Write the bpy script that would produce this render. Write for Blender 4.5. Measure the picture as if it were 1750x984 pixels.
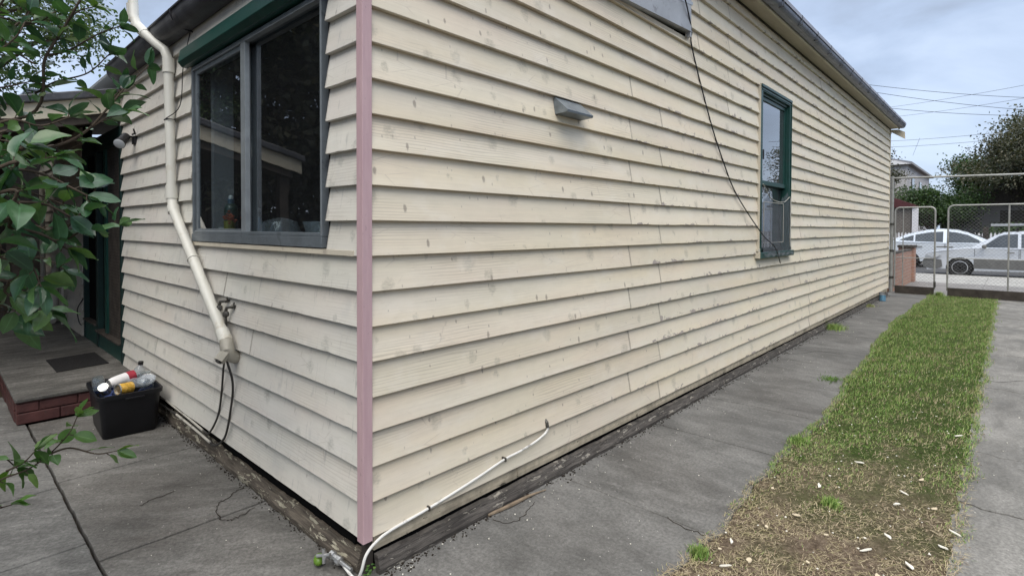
import bpy, bmesh, math, random
import numpy as np
from mathutils import Vector, Matrix, Euler
for o in list(bpy.data.objects): bpy.data.objects.remove(o)
scene = bpy.context.scene
COL = scene.collection
R = math.radians
random.seed(7)
rng = np.random.default_rng(7)

# ------------------------------------------------------------------ camera
CAM = Vector((-1.2225, -1.9420, 1.4362))
YAW, PITCH, ROLL = 0.743578, -0.018721, 0.00308
FPX, SY = 923.0862, -85.0877
fw = Vector((math.cos(YAW)*math.cos(PITCH), math.sin(YAW)*math.cos(PITCH), math.sin(PITCH)))
rt0 = Vector((math.sin(YAW), -math.cos(YAW), 0)); up0 = rt0.cross(fw)
rt = math.cos(ROLL)*rt0+math.sin(ROLL)*up0; up = -math.sin(ROLL)*rt0+math.cos(ROLL)*up0
cam_d = bpy.data.cameras.new("camera"); cam = bpy.data.objects.new("camera", cam_d); COL.objects.link(cam)
mw = Matrix.Identity(4)
for i in range(3):
    mw[i][0] = rt[i]; mw[i][1] = up[i]; mw[i][2] = -fw[i]; mw[i][3] = CAM[i]
cam.matrix_world = mw
cam_d.sensor_fit = 'HORIZONTAL'; cam_d.sensor_width = 36.0; cam_d.lens = FPX/1750*36
cam_d.shift_y = SY/1750; cam_d.clip_start = 0.02; cam_d.clip_end = 2000
scene.camera = cam

def at(px, py, D):      # a point D metres in front of the camera, seen at photo pixel (px,py)
    return CAM+D*(fw+(px-875)/FPX*rt-(py-492-SY)/FPX*up)

# ------------------------------------------------------------------ world, sun, exposure
SUN_EL, SUN_AZ = 52, 232     # azimuth clockwise from +Y
w = bpy.data.worlds.new("World"); scene.world = w; w.use_nodes = True
nt = w.node_tree; nt.nodes.clear()
wo = nt.nodes.new('ShaderNodeOutputWorld'); bg = nt.nodes.new('ShaderNodeBackground')
sky = nt.nodes.new('ShaderNodeTexSky'); sky.sky_type = 'NISHITA'; sky.sun_disc = False
sky.sun_elevation = R(SUN_EL); sky.sun_rotation = R(SUN_AZ)
tc = nt.nodes.new('ShaderNodeTexCoord')
mp = nt.nodes.new('ShaderNodeMapping'); mp.inputs['Scale'].default_value = (1, 1, 2.2)
nt.links.new(tc.outputs['Generated'], mp.inputs['Vector'])
n1 = nt.nodes.new('ShaderNodeTexNoise'); n1.inputs['Scale'].default_value = 3.4; n1.inputs['Detail'].default_value = 7; n1.inputs['Roughness'].default_value = .52; n1.inputs['Distortion'].default_value = .35
nt.links.new(mp.outputs[0], n1.inputs['Vector'])
cr = nt.nodes.new('ShaderNodeValToRGB'); e = cr.color_ramp.elements
e[0].position = .36; e[0].color = (2.05, 2.4, 3.05, 1); e[1].position = .66; e[1].color = (3.4, 4.0, 5.05, 1)
k = e.new(.5); k.color = (2.6, 3.15, 4.15, 1)
nt.links.new(n1.outputs['Fac'], cr.inputs['Fac'])
sx = nt.nodes.new('ShaderNodeSeparateXYZ'); nt.links.new(tc.outputs['Generated'], sx.inputs[0])
mr = nt.nodes.new('ShaderNodeMapRange'); mr.inputs['From Min'].default_value = .42; mr.inputs['From Max'].default_value = .95
mr.inputs['To Min'].default_value = 1.0; mr.inputs['To Max'].default_value = 3.8; nt.links.new(sx.outputs['Z'], mr.inputs['Value'])
mul = nt.nodes.new('ShaderNodeVectorMath'); mul.operation = 'SCALE'
nt.links.new(cr.outputs['Color'], mul.inputs[0]); nt.links.new(mr.outputs[0], mul.inputs['Scale'])
mixw = nt.nodes.new('ShaderNodeMix'); mixw.data_type = 'RGBA'; mixw.inputs[0].default_value = .88
nt.links.new(sky.outputs['Color'], mixw.inputs[6]); nt.links.new(mul.outputs[0], mixw.inputs[7])
mr2 = nt.nodes.new('ShaderNodeMapRange'); mr2.inputs['From Min'].default_value = .45; mr2.inputs['From Max'].default_value = .85; nt.links.new(sx.outputs['Z'], mr2.inputs['Value'])
tint = nt.nodes.new('ShaderNodeMix'); tint.data_type = 'RGBA'; tint.blend_type = 'MULTIPLY'; nt.links.new(mr2.outputs[0], tint.inputs[0]); tint.inputs[7].default_value = (1.25, 1.06, .84, 1)
nt.links.new(mixw.outputs[2], tint.inputs[6]); nt.links.new(tint.outputs[2], bg.inputs['Color']); bg.inputs['Strength'].default_value = .1
nt.links.new(bg.outputs[0], wo.inputs['Surface'])
sl = bpy.data.lights.new("sun", 'SUN'); sl.energy = 1.0; sl.angle = R(45); sl.color = (1, .93, .82)
so = bpy.data.objects.new("sun", sl); COL.objects.link(so)
sd = Vector((math.sin(R(SUN_AZ))*math.cos(R(SUN_EL)), math.cos(R(SUN_AZ))*math.cos(R(SUN_EL)), math.sin(R(SUN_EL))))
so.rotation_euler = sd.to_track_quat('Z', 'Y').to_euler()
so.location = (0, 0, 30)
vs = scene.view_settings; vs.view_transform = 'Standard'; vs.look = 'None'; vs.gamma = 1; vs.exposure = 1.08
scene.render.engine = 'CYCLES'

# ------------------------------------------------------------------ node helpers
class NT:
    def __init__(s, name, base=(.5, .5, .5), rough=.6, spec=.5, metal=0):
        s.m = bpy.data.materials.new(name); s.m.use_nodes = True; s.t = s.m.node_tree
        s.b = s.t.nodes['Principled BSDF']; s.out = s.t.nodes['Material Output']
        s.b.inputs['Base Color'].default_value = (*base, 1); s.b.inputs['Roughness'].default_value = rough
        s.b.inputs['Specular IOR Level'].default_value = spec; s.b.inputs['Metallic'].default_value = metal
    def n(s, t): return s.t.nodes.new('ShaderNode'+t)
    def l(s, a, b): s.t.links.new(a, b)
    def setin(s, sock, v):
        if hasattr(v, 'is_output') or isinstance(v, bpy.types.NodeSocket): s.l(v, sock)
        else: sock.default_value = v
    def obj(s): return s.n('TexCoord').outputs['Object']
    def uv(s, nm):
        u = s.n('UVMap'); u.uv_map = nm; return u.outputs[0]
    def sep(s, v):
        x = s.n('SeparateXYZ'); s.l(v, x.inputs[0]); return x.outputs
    def scale(s, v, sc, loc=(0, 0, 0), rot=(0, 0, 0)):
        m = s.n('Mapping'); m.inputs['Scale'].default_value = sc; m.inputs['Location'].default_value = loc; m.inputs['Rotation'].default_value = rot
        s.l(v, m.inputs[0]); return m.outputs[0]
    def noise(s, v, sc=5, det=4, rough=.5, dist=0):
        x = s.n('TexNoise'); s.l(v, x.inputs['Vector']); x.inputs['Scale'].default_value = sc; x.inputs['Detail'].default_value = det
        x.inputs['Roughness'].default_value = rough; x.inputs['Distortion'].default_value = dist; return x.outputs['Fac']
    def vor(s, v, sc=5, feat='F1', rnd=1, dim='3D'):
        x = s.n('TexVoronoi'); x.voronoi_dimensions = dim; x.feature = feat; s.l(v, x.inputs['Vector']); x.inputs['Scale'].default_value = sc; x.inputs['Randomness'].default_value = rnd
        return x
    def math(s, op, a, b=0, c=None, clamp=False):
        x = s.n('Math'); x.operation = op; x.use_clamp = clamp; s.setin(x.inputs[0], a); s.setin(x.inputs[1], b)
        if c is not None: s.setin(x.inputs[2], c)
        return x.outputs[0]
    def step(s, v, lo, hi, a=0., b=1.):
        x = s.n('MapRange'); x.clamp = True; s.l(v, x.inputs['Value']); x.inputs['From Min'].default_value = lo; x.inputs['From Max'].default_value = hi
        x.inputs['To Min'].default_value = a; x.inputs['To Max'].default_value = b; return x.outputs[0]
    def mix(s, f, a, b, mode='MIX'):
        x = s.n('Mix'); x.data_type = 'RGBA'; x.blend_type = mode; s.setin(x.inputs[0], f)
        for i, v in ((6, a), (7, b)):
            if isinstance(v, tuple): x.inputs[i].default_value = (*v, 1) if len(v) == 3 else v
            else: s.l(v, x.inputs[i])
        return x.outputs[2]
    def ramp(s, v, stops):
        x = s.n('ValToRGB'); s.l(v, x.inputs[0]); el = x.color_ramp.elements
        el[0].position = stops[0][0]; el[0].color = (*stops[0][1], 1); el[1].position = stops[-1][0]; el[1].color = (*stops[-1][1], 1)
        for p, c in stops[1:-1]:
            q = el.new(p); q.color = (*c, 1)
        return x.outputs[0]
    def bump(s, h, st=.3, d=.01):
        x = s.n('Bump'); x.inputs['Strength'].default_value = st; x.inputs['Distance'].default_value = d; s.l(h, x.inputs['Height']); s.l(x.outputs[0], s.b.inputs['Normal'])
    def col(s, c): s.l(c, s.b.inputs['Base Color'])
    def rgh(s, c): s.l(c, s.b.inputs['Roughness'])

MAT = {}
def simple(name, c, rough=.5, spec=.5, metal=0, var=.18, sc=6, bumpst=.15, grime=None, gsc=9):
    a = NT(name, c, rough, spec, metal); o = a.obj()
    f = a.noise(o, sc, 5, .6)
    lo = tuple(x*(1-var) for x in c); hi = tuple(min(1, x*(1+var)) for x in c)
    cc = a.ramp(f, [(.3, lo), (.7, hi)])
    if grime:
        g = a.step(a.noise(o, gsc, 6, .7, .4), .56, .68); cc = a.mix(a.math('MULTIPLY', g, .75), cc, grime)
    a.col(cc); a.bump(a.noise(o, sc*7, 4, .6), bumpst, .004)
    MAT[name] = a.m; return a.m

# weatherboard paint -------------------------------------------------
def board_mat(name, base, alt, knots=.6, streak=.0, tintvar=.05, peel=.5):
    a = NT(name, base, .62, .35)
    uv = a.uv('bd'); s = a.sep(uv); q = a.sep(a.uv('hb')); hb, rnd = q[0], q[1]; old = a.sep(a.uv('old'))[0]
    big = a.noise(a.obj(), .9, 4, .55)
    c = a.mix(a.step(big, .35, .65), base, alt)
    hv = a.n('HueSaturation'); a.l(c, hv.inputs['Color']); a.l(a.step(rnd, 0, 1, 1-tintvar, 1+tintvar), hv.inputs['Value']); a.l(a.step(a.noise(a.scale(uv, (.4, 7, 1)), 1, 1), .3, .7, .8, 1.15), hv.inputs['Saturation']); c = hv.outputs[0]
    pt_ = a.noise(a.scale(uv, (.7, 2.5, 1), (6, 0, 0)), 1.6, 3, .5)
    c = a.mix(a.step(pt_, .5, .72, 0, .45), c, (base[0]*.97, base[1]*.90, base[2]*.93)); c = a.mix(a.step(pt_, .5, .3, 0, .4), c, (base[0]*.88, base[1]*.94, base[2]*.95))
    # grain
    g = a.noise(a.scale(uv, (1.1, 26, 1)), 2.2, 5, .6, 1.4); gr = a.step(g, .3, .7, .0, 1.)
    newf = a.math('SUBTRACT', 1, a.math('MULTIPLY', old, .75))
    c = a.mix(a.math('MULTIPLY', a.math('MULTIPLY', gr, newf), .22), c, tuple(x*.55 for x in base), 'MIX')
    wv = a.n('TexWave'); wv.bands_direction = 'Y'; a.l(a.scale(uv, (.8, 9, 1)), wv.inputs['Vector']); wv.inputs['Scale'].default_value = 2.6; wv.inputs['Distortion'].default_value = 9; wv.inputs['Detail'].default_value = 2; wv.inputs['Detail Scale'].default_value = .7
    patch = a.step(a.noise(a.scale(uv, (.9, 3, 1), (5, 3, 0)), 1.3, 2), .5, .62)
    wl = a.math('MULTIPLY', a.math('MULTIPLY', a.step(wv.outputs['Fac'], .72, .95), patch), a.math('MULTIPLY', newf, .36))
    c = a.mix(wl, c, (.30, .25, .2))
    # small knots
    for sc_, rad, st, colr, thr, off in ((7.0, .085, .62, (.17, .14, .12), .55, 0), (13., .075, .45, (.22, .18, .15), .22, 4)):
        v = a.vor(a.scale(uv, (1.35, .7, 1), (off, off, 0)), sc_, 'F1', 1, '2D')
        rr = a.sep(v.outputs['Color'])
        on_ = a.math('GREATER_THAN', rr[0], 1-knots*thr)
        rad_ = a.math('MULTIPLY', a.math('ADD', rr[1], .25), rad)
        d = a.math('ADD', v.outputs['Distance'], a.math('MULTIPLY', a.math('SUBTRACT', a.noise(uv, 50, 3), .5), .10))
        m = a.math('SUBTRACT', 1, a.math('DIVIDE', d, rad_), clamp=True)
        m = a.math('MULTIPLY', a.step(m, 0, .45), on_)
        c = a.mix(a.math('MULTIPLY', m, a.math('MULTIPLY', st, newf)), c, colr)
    # putty smudges: blotchy, low contrast
    v = a.vor(a.scale(uv, (1.0, 1.0, 1), (2, 1, 0)), 4.6, 'F1', 1, '2D'); rr = a.sep(v.outputs['Color'])
    d = a.math('ADD', v.outputs['Distance'], a.math('MULTIPLY', a.math('SUBTRACT', a.noise(a.scale(uv, (1, .6, 1)), 34, 4, .65), .5), .34))
    m = a.math('MULTIPLY', a.step(a.math('DIVIDE', d, a.math('ADD', rr[1], .35)), .17, .08), a.math('GREATER_THAN', rr[0], .38))
    m = a.math('MULTIPLY', m, a.step(a.noise(a.scale(uv, (1, 3, 1)), 38, 5, .75), .36, .62, .12, 1.))
    c = a.mix(a.math('MULTIPLY', m, .6), c, tuple(x*.45 for x in (base[0]*.95, base[1], base[2]*1.02)))
    ve = a.vor(a.scale(uv, (1.6, 7, 1), (1, 0, 0)), 2.4, 'DISTANCE_TO_EDGE', 1, '2D')
    cm = a.math('MULTIPLY', a.step(a.math('ADD', ve.outputs['Distance'], a.math('MULTIPLY', a.math('SUBTRACT', a.noise(uv, 18, 4), .5), .06)), .022, .004), a.step(a.noise(a.scale(uv, (1.2, 2, 1), (3, 8, 0)), 2.0, 3), .54, .62))
    c = a.mix(a.math('MULTIPLY', cm, .34), c, (.30, .25, .21))
    # vertical run marks
    if streak:
        st = a.noise(a.scale(uv, (24, 5, 1)), 1.6, 4, .6, .6)
        c = a.mix(a.math('MULTIPLY', a.step(st, .6, .74), streak), c, (.27, .27, .26))
        c = a.mix(a.math('MULTIPLY', a.step(a.noise(a.scale(uv, (3, 2, 1), (9, 1, 0)), 2, 3), .6, .8), streak*.6), c, (.36, .37, .38))
    br_ = a.noise(a.scale(uv, (2.2, 22, 1), (4, 4, 0)), 3.5, 6, .7, .8)
    c = a.mix(a.math('MULTIPLY', a.math('MULTIPLY', a.step(br_, .56, .68), a.step(a.noise(a.scale(uv, (1, 2, 1), (1, 6, 0)), 2.4, 3), .46, .60)), .30), c, (.36, .32, .265))
    c = a.mix(a.math('MULTIPLY', a.step(a.noise(a.scale(uv, (1, 1.6, 1), (12, 3, 0)), 3.1, 4, .6), .56, .66), .22), c, (.74, .70, .62))
    # fine dirt film
    c = a.mix(a.math('MULTIPLY', a.step(a.noise(a.scale(uv, (2, 3, 1)), 4, 6, .7), .45, .8), .16), c, tuple(x*.55 for x in base))
    dend = a.sep(a.uv('old'))[1]
    jn = a.math('MULTIPLY', a.step(a.math('ADD', dend, a.math('MULTIPLY', a.math('SUBTRACT', a.noise(a.scale(uv, (1, 1, 1)), 40, 4, .7), .5), .022)), .012, .0), .55)
    c = a.mix(jn, c, (.20, .18, .155))
    # peeling at the lower edge of old boards
    pn = a.noise(a.scale(uv, (1, 1.6, 1)), 11, 6, .62, .5)
    pn2 = a.noise(a.scale(uv, (1, 1, 1), (3, 3, 0)), 2.2, 2)
    lim = a.math('SUBTRACT', a.math('ADD', a.step(pn, .48, .76, -.010, .05), a.step(pn2, .40, .66, -.020, .014)), hb)
    pm = a.math('MULTIPLY', a.step(lim, 0, .0012), a.math('MULTIPLY', old, peel), clamp=True)
    fl = a.math('MULTIPLY', a.step(a.noise(a.scale(uv, (1.5, 2.5, 1), (7, 0, 0)), 12, 6, .6, .7), .69, .70), a.math('MULTIPLY', old, peel))
    pm = a.math('MAXIMUM', pm, a.math('MULTIPLY', fl, .7))
    c = a.mix(pm, c, a.ramp(a.noise(a.scale(uv, (6, 60, 1)), 3, 4), [(.3, (.27, .23, .205)), (.7, (.42, .37, .33))]))
    rim = a.math('MULTIPLY', a.math('MULTIPLY', a.step(lim, -.0005, .0006), a.step(lim, .0032, .0014)), a.math('MULTIPLY', old, peel)); c = a.mix(a.math('MULTIPLY', rim, .7), c, (.12, .10, .09))
    a.col(c)
    h = a.math('ADD', a.math('MULTIPLY', g, .3), a.math('MULTIPLY', pm, -1.2)); a.bump(h, .35, .0016)
    MAT[name] = a.m; return a.m
board_mat('paint_cream', (.71, .63, .485), (.66, .59, .47), .75, .0, .08, 1.)
board_mat('paint_rear', (.63, .60, .525), (.60, .58, .535), .4, .6, .05, .15)
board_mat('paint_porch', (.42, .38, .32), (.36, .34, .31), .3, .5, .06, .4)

def peel_mat(name, wood1, wood2, paint, amount, sc=9, ax=(1, 4, 1)):
    a = NT(name, wood1, .8, .2); o = a.obj()
    v = a.scale(o, ax)
    g = a.noise(a.scale(o, tuple(x*3 if x > 1 else x for x in ax)), 8, 5, .65, .8)
    c = a.ramp(g, [(.3, wood1), (.7, wood2)])
    p = a.noise(v, sc, 7, .62, .6); k = .5+(.5-amount)*.5
    m = a.step(p, k, k+.012)
    pc = a.mix(a.step(a.noise(o, 25, 4), .35, .7), paint, tuple(x*.72 for x in paint))
    c = a.mix(m, c, pc)
    c = a.mix(a.math('MULTIPLY', a.step(a.noise(o, 3.5, 5, .6), .5, .7), .45), c, tuple(x*.5 for x in wood1))
    a.col(c); a.bump(a.math('ADD', a.math('MULTIPLY', m, .8), a.math('MULTIPLY', g, .6)), .8, .006)
    MAT[name] = a.m; return a.m
peel_mat('plank_dark', (.03, .027, .025), (.15, .135, .12), (.36, .33, .28), .31, 11, (1, 1, 5))
peel_mat('plank_rear', (.04, .033, .028), (.17, .145, .115), (.40, .37, .285), .37, 10, (1, 1, 4))
peel_mat('plank_cream', (.09, .08, .065), (.22, .19, .15), (.55, .48, .36), .78, 8, (1, 1, 2.5))

# concrete ------------------------------------------------------------
def concrete(name, dark, light, rot=0, pale=.5, brown=.25, streak=(1, 3)):
    a = NT(name, dark, .88, .25); o = a.scale(a.obj(), (1, 1, 1), (0, 0, 0), (0, 0, rot))
    b1 = a.noise(o, 1.3, 6, .6, .3); b2 = a.noise(a.scale(o, (streak[0], streak[1], 1)), 3.2, 7, .68, .5); f = a.noise(o, 60, 5, .75)
    c = a.ramp(a.math('ADD', a.math('MULTIPLY', b1, .5), a.math('MULTIPLY', b2, .5)), [(.38, dark), (.5, tuple((x*.55+y*.45) for x, y in zip(dark, light))), (.62, light)])
    c = a.mix(a.math('MULTIPLY', a.step(a.noise(o, .8, 3), .5, .7), brown), c, (.085, .062, .045))
    pl = a.math('MULTIPLY', a.step(a.noise(a.scale(o, (streak[0]*1.2, streak[1]*1.4, 1), (4, 4, 0)), 5, 8, .72), .55, .68), a.step(a.noise(o, .9, 2), .48, .62))
    c = a.mix(a.math('MULTIPLY', pl, pale), c, (.36, .35, .33))
    c = a.mix(a.math('MULTIPLY', a.step(a.noise(a.scale(o, (1, 1, 1), (8, 2, 0)), 1.7, 4), .55, .75), .55), c, tuple(x*.5 for x in dark))
    c = a.mix(a.step(f, .35, .7, .0, .65), c, tuple(x*.4 for x in dark))
    c = a.mix(a.math('MULTIPLY', a.step(a.noise(o, 130, 3, .6), .64, .72), .4), c, (.34, .33, .31))
    sp = a.vor(o, 34, 'F1', 1, '2D'); rr = a.sep(sp.outputs['Color'])
    m = a.math('MULTIPLY', a.step(sp.outputs['Distance'], .11, .07), a.math('GREATER_THAN', rr[0], .985))
    c = a.mix(a.math('MULTIPLY', m, .8), c, (.45, .43, .4))
    a.col(c); a.bump(a.math('ADD', f, a.math('MULTIPLY', b2, 1.5)), .7, .005)
    a.rgh(a.step(b1, .35, .65, .72, .93))
    MAT[name] = a.m; return a.m
concrete('concrete_path', (.112, .109, .102), (.25, .244, .23), 0, .45, .15, (2.2, 1))
concrete('concrete_slab', (.10, .096, .088), (.27, .26, .242), R(38), .4, .35, (1, 3))
concrete('concrete_pale_slab', (.11, .108, .103), (.27, .265, .25), R(38), 1., .1, (1, 3))
concrete('concrete_strip', (.15, .145, .133), (.32, .31, .288), 0, .6, .1, (1, 2))
concrete('concrete_deck', (.07, .066, .06), (.25, .24, .22), 0, .3, .1, (1, 4))
concrete('concrete_street', (.33, .32, .30), (.47, .46, .43), 0, .3, .05, (1, 1))
concrete('paver_grey', (.19, .18, .175), (.30, .29, .28), 0, .3, .1, (1, 1))
simple('asphalt', (.06, .06, .063), .85, .3, var=.2, sc=3, bumpst=.3)
simple('soil', (.062, .045, .032), .95, .1, var=.4, sc=14, bumpst=.8)
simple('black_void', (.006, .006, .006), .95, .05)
simple('green_paint', (.006, .045, .036), .38, .5, var=.25, sc=5, grime=(.02, .05, .045))
simple('green_dark', (.006, .022, .020), .5, .4, var=.3, sc=5)
a = NT('pink_primer', (.48, .33, .345), .6, .35); o_ = a.obj()
c_ = a.ramp(a.noise(a.scale(o_, (1, 1, .12)), 40, 5, .6), [(.3, (.44, .295, .315)), (.7, (.51, .355, .37))])
c_ = a.mix(a.step(a.noise(a.scale(o_, (1, 1, .5)), 6, 5, .65), .55, .75, 0, .45), c_, (.36, .27, .275))
c_ = a.mix(a.step(a.noise(a.scale(o_, (1, 1, .6)), 45, 4, .7), .66, .70, 0, .6), c_, (.27, .20, .19)); a.col(c_); a.bump(a.noise(a.scale(o_, (1, 1, .15)), 60, 4), .3, .002); MAT['pink_primer'] = a.m
simple('alu_grey', (.15, .172, .19), .4, .5, metal=.25, var=.2, sc=9, grime=(.06, .07, .08))
simple('alu_light', (.30, .33, .35), .35, .5, metal=.4, var=.15, sc=12)
simple('cream_trim', (.56, .51, .41), .6, .35, var=.1, sc=4, grime=(.36, .32, .26))
simple('soffit_paint', (.42, .37, .29), .7, .25, var=.1, sc=2)
simple('fascia_cream', (.50, .46, .36), .6, .3, var=.1, sc=3, grime=(.36, .33, .26), gsc=4)
simple('gutter_metal', (.065, .067, .075), .5, .5, metal=.3, var=.45, sc=5, grime=(.14, .13, .13), gsc=6)
simple('gutter_street', (.17, .18, .21), .42, .5, metal=.5, var=.3, sc=5, grime=(.10, .10, .11), gsc=4)
simple('gutter_lip', (.30, .29, .31), .4, .5, metal=.4, var=.2, sc=5)
simple('galv', (.22, .25, .275), .4, .5, metal=.6, var=.25, sc=18)
simple('galv_pipe', (.34, .34, .32), .5, .5, metal=.35, var=.2, sc=8, grime=(.2, .19, .17))
simple('flashing', (.36, .37, .385), .5, .4, metal=.3, var=.15, sc=5, grime=(.16, .15, .15))
simple('pvc', (.56, .55, .495), .38, .5, var=.06, sc=4, grime=(.40, .34, .25), gsc=5)
simple('pvc_dirty', (.34, .32, .27), .55, .4, var=.2, sc=5, grime=(.2, .17, .14))
simple('pvc_dirty2', (.40, .38, .33), .5, .4, var=.2, sc=9, grime=(.1, .09, .08))
simple('dirt', (.03, .024, .019), .95, .1, var=.4, sc=14)
simple('brass_dull', (.085, .08, .07), .45, .5, metal=.6, var=.5, sc=30)
simple('tap_metal', (.45, .45, .44), .35, .5, metal=.7, var=.3, sc=40)
simple('hose_dark', (.035, .033, .03), .5, .4, var=.5, sc=16)
simple('conduit_white', (.68, .67, .63), .45, .4, var=.1, sc=10, grime=(.16, .14, .12), gsc=12)
simple('cable_black', (.012, .012, .013), .5, .4)
simple('timber_dark', (.055, .047, .04), .75, .2, var=.35, sc=8)
simple('fence_timber', (.14, .125, .11), .85, .2, var=.3, sc=8)
simple('curtain_cloth', (.36, .36, .42), .9, .1, var=.15, sc=6)
simple('mat_rubber', (.018, .017, .017), .85, .25, var=.3, sc=30, bumpst=.5)
simple('tub_plastic', (.007, .007, .009), .42, .35, var=.2, sc=6, bumpst=.05)
simple('iron_roof', (.42, .44, .46), .4, .5, metal=.4, var=.1, sc=3)
simple('red_iron', (.07, .02, .022), .6, .3, var=.2, sc=3)
simple('white_wall', (.66, .65, .66), .6, .3, var=.06, sc=3)
simple('grey_wall', (.30, .30, .31), .7, .3, var=.1, sc=3)
simple('chain_wire', (.26, .26, .26), .5, .5, metal=.5)
simple('rubber', (.015, .015, .016), .7, .3)
simple('alloy', (.55, .56, .57), .35, .5, metal=.7)
simple('car_trim', (.13, .13, .125), .5, .4)
simple('bark', (.06, .047, .036), .9, .15, var=.4, sc=12, bumpst=.8)
simple('twig', (.06, .045, .032), .8, .2, var=.4, sc=20)
simple('lime_skin', (.11, .21, .02), .4, .5, var=.3, sc=18)
simple('stick_wood', (.22, .17, .12), .85, .2, var=.3, sc=20)
simple('chip_wood', (.62, .53, .38), .8, .2, var=.2, sc=20)
simple('flake_paint', (.72, .69, .6), .7, .3, var=.12, sc=20)
simple('ceramic_white', (.6, .6, .57), .4, .5, var=.05)
simple('pot_yellow', (.25, .24, .04), .5, .4)
simple('flower_red', (.42, .10, .05), .6, .3, var=.4, sc=40)
simple('cap_white', (.85, .85, .82), .35, .5, var=.04)
simple('soap_green', (.03, .06, .05), .3, .5)
simple('blue_plastic', (.10, .17, .24), .35, .5)
simple('can_gold', (.62, .36, .05), .35, .5, var=.5, sc=60, grime=(.75, .7, .5), gsc=60)
simple('can_steel', (.6, .6, .58), .25, .5, metal=.8)
simple('label_red', (.35, .03, .05), .45, .5, var=.2, sc=20)
simple('label_white', (.75, .73, .72), .45, .5, var=.05, sc=30)
simple('cap_black', (.01, .01, .01), .4, .5)
simple('paper_blue', (.04, .06, .16), .6, .3, var=.3, sc=30)
simple('tin_blue', (.10, .22, .32), .5, .4, var=.4, sc=30)
simple('tin_grey', (.25, .26, .27), .45, .5, metal=.4, var=.3, sc=30)
simple('fitting_black', (.012, .012, .014), .5, .4)
simple('lamp_lens', (.42, .44, .46), .25, .5, var=.05)
simple('far_leaf_green', (.045, .09, .025), .6, .3)

def paint_car(name, c):
    a = NT(name, c, .28, .5, .25); a.b.inputs['Coat Weight'].default_value = .6; a.b.inputs['Coat Roughness'].default_value = .05
    f = a.noise(a.obj(), 3, 4); a.col(a.ramp(f, [(.3, tuple(x*.93 for x in c)), (.7, c)])); MAT[name] = a.m
paint_car('car_silver', (.60, .635, .68)); paint_car('car_white', (.70, .75, .80))

def glassy(name, tint=(.9, .93, .93), mult=2.0, ior=1.5, milk=0, milkc=(.6, .62, .66), rough=.0, bumpd=0):
    a = NT(name); t = a.t
    tr = a.n('BsdfTransparent'); tr.inputs[0].default_value = (*tint, 1)
    gl = a.n('BsdfGlossy'); gl.inputs['Roughness'].default_value = rough
    fr = a.n('Fresnel'); fr.inputs[0].default_value = ior
    gm_ = a.n('NewGeometry'); f = a.math('MULTIPLY', a.math('MULTIPLY', fr.outputs[0], mult, clamp=True), a.math('SUBTRACT', 1, gm_.outputs['Backfacing']))
    if bumpd:
        bb = a.n('Bump'); bb.inputs['Strength'].default_value = 1; bb.inputs['Distance'].default_value = bumpd
        a.l(a.noise(a.obj(), 3, 2), bb.inputs['Height']); a.l(bb.outputs[0], gl.inputs['Normal'])
    mx = a.n('MixShader'); a.l(f, mx.inputs[0]); a.l(tr.outputs[0], mx.inputs[1]); a.l(gl.outputs[0], mx.inputs[2]); o = mx.outputs[0]
    if milk:
        df = a.n('BsdfDiffuse'); df.inputs[0].default_value = (*milkc, 1)
        mf = a.step(a.noise(a.scale(a.obj(), (3, 3, 1)), 5, 6, .7), .35, .75, milk*.55, milk)
        m2 = a.n('MixShader'); a.l(mf, m2.inputs[0]); a.l(o, m2.inputs[1]); a.l(df.outputs[0], m2.inputs[2]); o = m2.outputs[0]
    a.l(o, a.out.inputs['Surface']); MAT[name] = a.m
glassy('pane_glass', (.75, .8, .82), 1.9, 1.5, milk=.012, bumpd=.0006)
glassy('street_pane', (.6, .65, .68), 2.6, 1.55, milk=.05, bumpd=.0004)
glassy('car_glass', (.10, .12, .13), 1.8, 1.5)
glassy('clear_glass', (.82, .87, .87), 2.2, 1.5, milk=.10)
glassy('clear_plastic', (.85, .88, .88), 2.2, 1.45, milk=.28)
glassy('plastic_film', (.8, .82, .84), 1.5, 1.4, milk=.2, milkc=(.45, .46, .50), rough=.25)
glassy('jelly_plastic', (.8, .82, .85), 3, 1.5, milk=.2, milkc=(.5, .55, .6), rough=.1)

def leaf_mat(name, c1, c2, c3, uvv=True, rough=.38, trans=.25):
    a = NT(name, c1, rough, .5)
    r = a.sep(a.uv('lf'))   # x = across 0..1 (midrib .5), y = random per leaf
    c = a.ramp(r[1], [(0, c1), (.55, c2), (1, c3)])
    mid = a.step(a.math('ABSOLUTE', a.math('SUBTRACT', r[0], .5)), .0, .05, 1, 0)
    c = a.mix(a.math('MULTIPLY', mid, .35), c, tuple(min(1, x*2.4+.03) for x in c2))
    c = a.mix(a.step(a.noise(a.obj(), 45, 4), .5, .8, 0, .35), c, tuple(x*.5 for x in c1))
    a.col(c)
    a.bump(a.noise(a.obj(), 70, 3), .25, .003)
    td = a.n('BsdfTranslucent'); a.l(a.mix(1., c, (1.3, 1.5, .5), 'MULTIPLY'), td.inputs[0])
    ms = a.n('MixShader'); ms.inputs[0].default_value = trans; a.l(a.b.outputs[0], ms.inputs[1]); a.l(td.outputs[0], ms.inputs[2]); a.l(ms.outputs[0], a.out.inputs['Surface'])
    MAT[name] = a.m
leaf_mat('leaf_big', (.024, .062, .034), (.046, .11, .052), (.10, .175, .055), rough=.28, trans=.24)
leaf_mat('leaf_low', (.05, .12, .03), (.075, .16, .035), (.13, .22, .05))
leaf_mat('leaf_fine', (.030, .060, .020), (.055, .10, .030), (.11, .14, .045), rough=.5)
leaf_mat('leaf_dark', (.030, .038, .020), (.058, .062, .034), (.12, .105, .065), rough=.6, trans=.18)
leaf_mat('leaf_mid', (.02, .045, .014), (.035, .075, .02), (.07, .12, .035), rough=.55)
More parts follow.
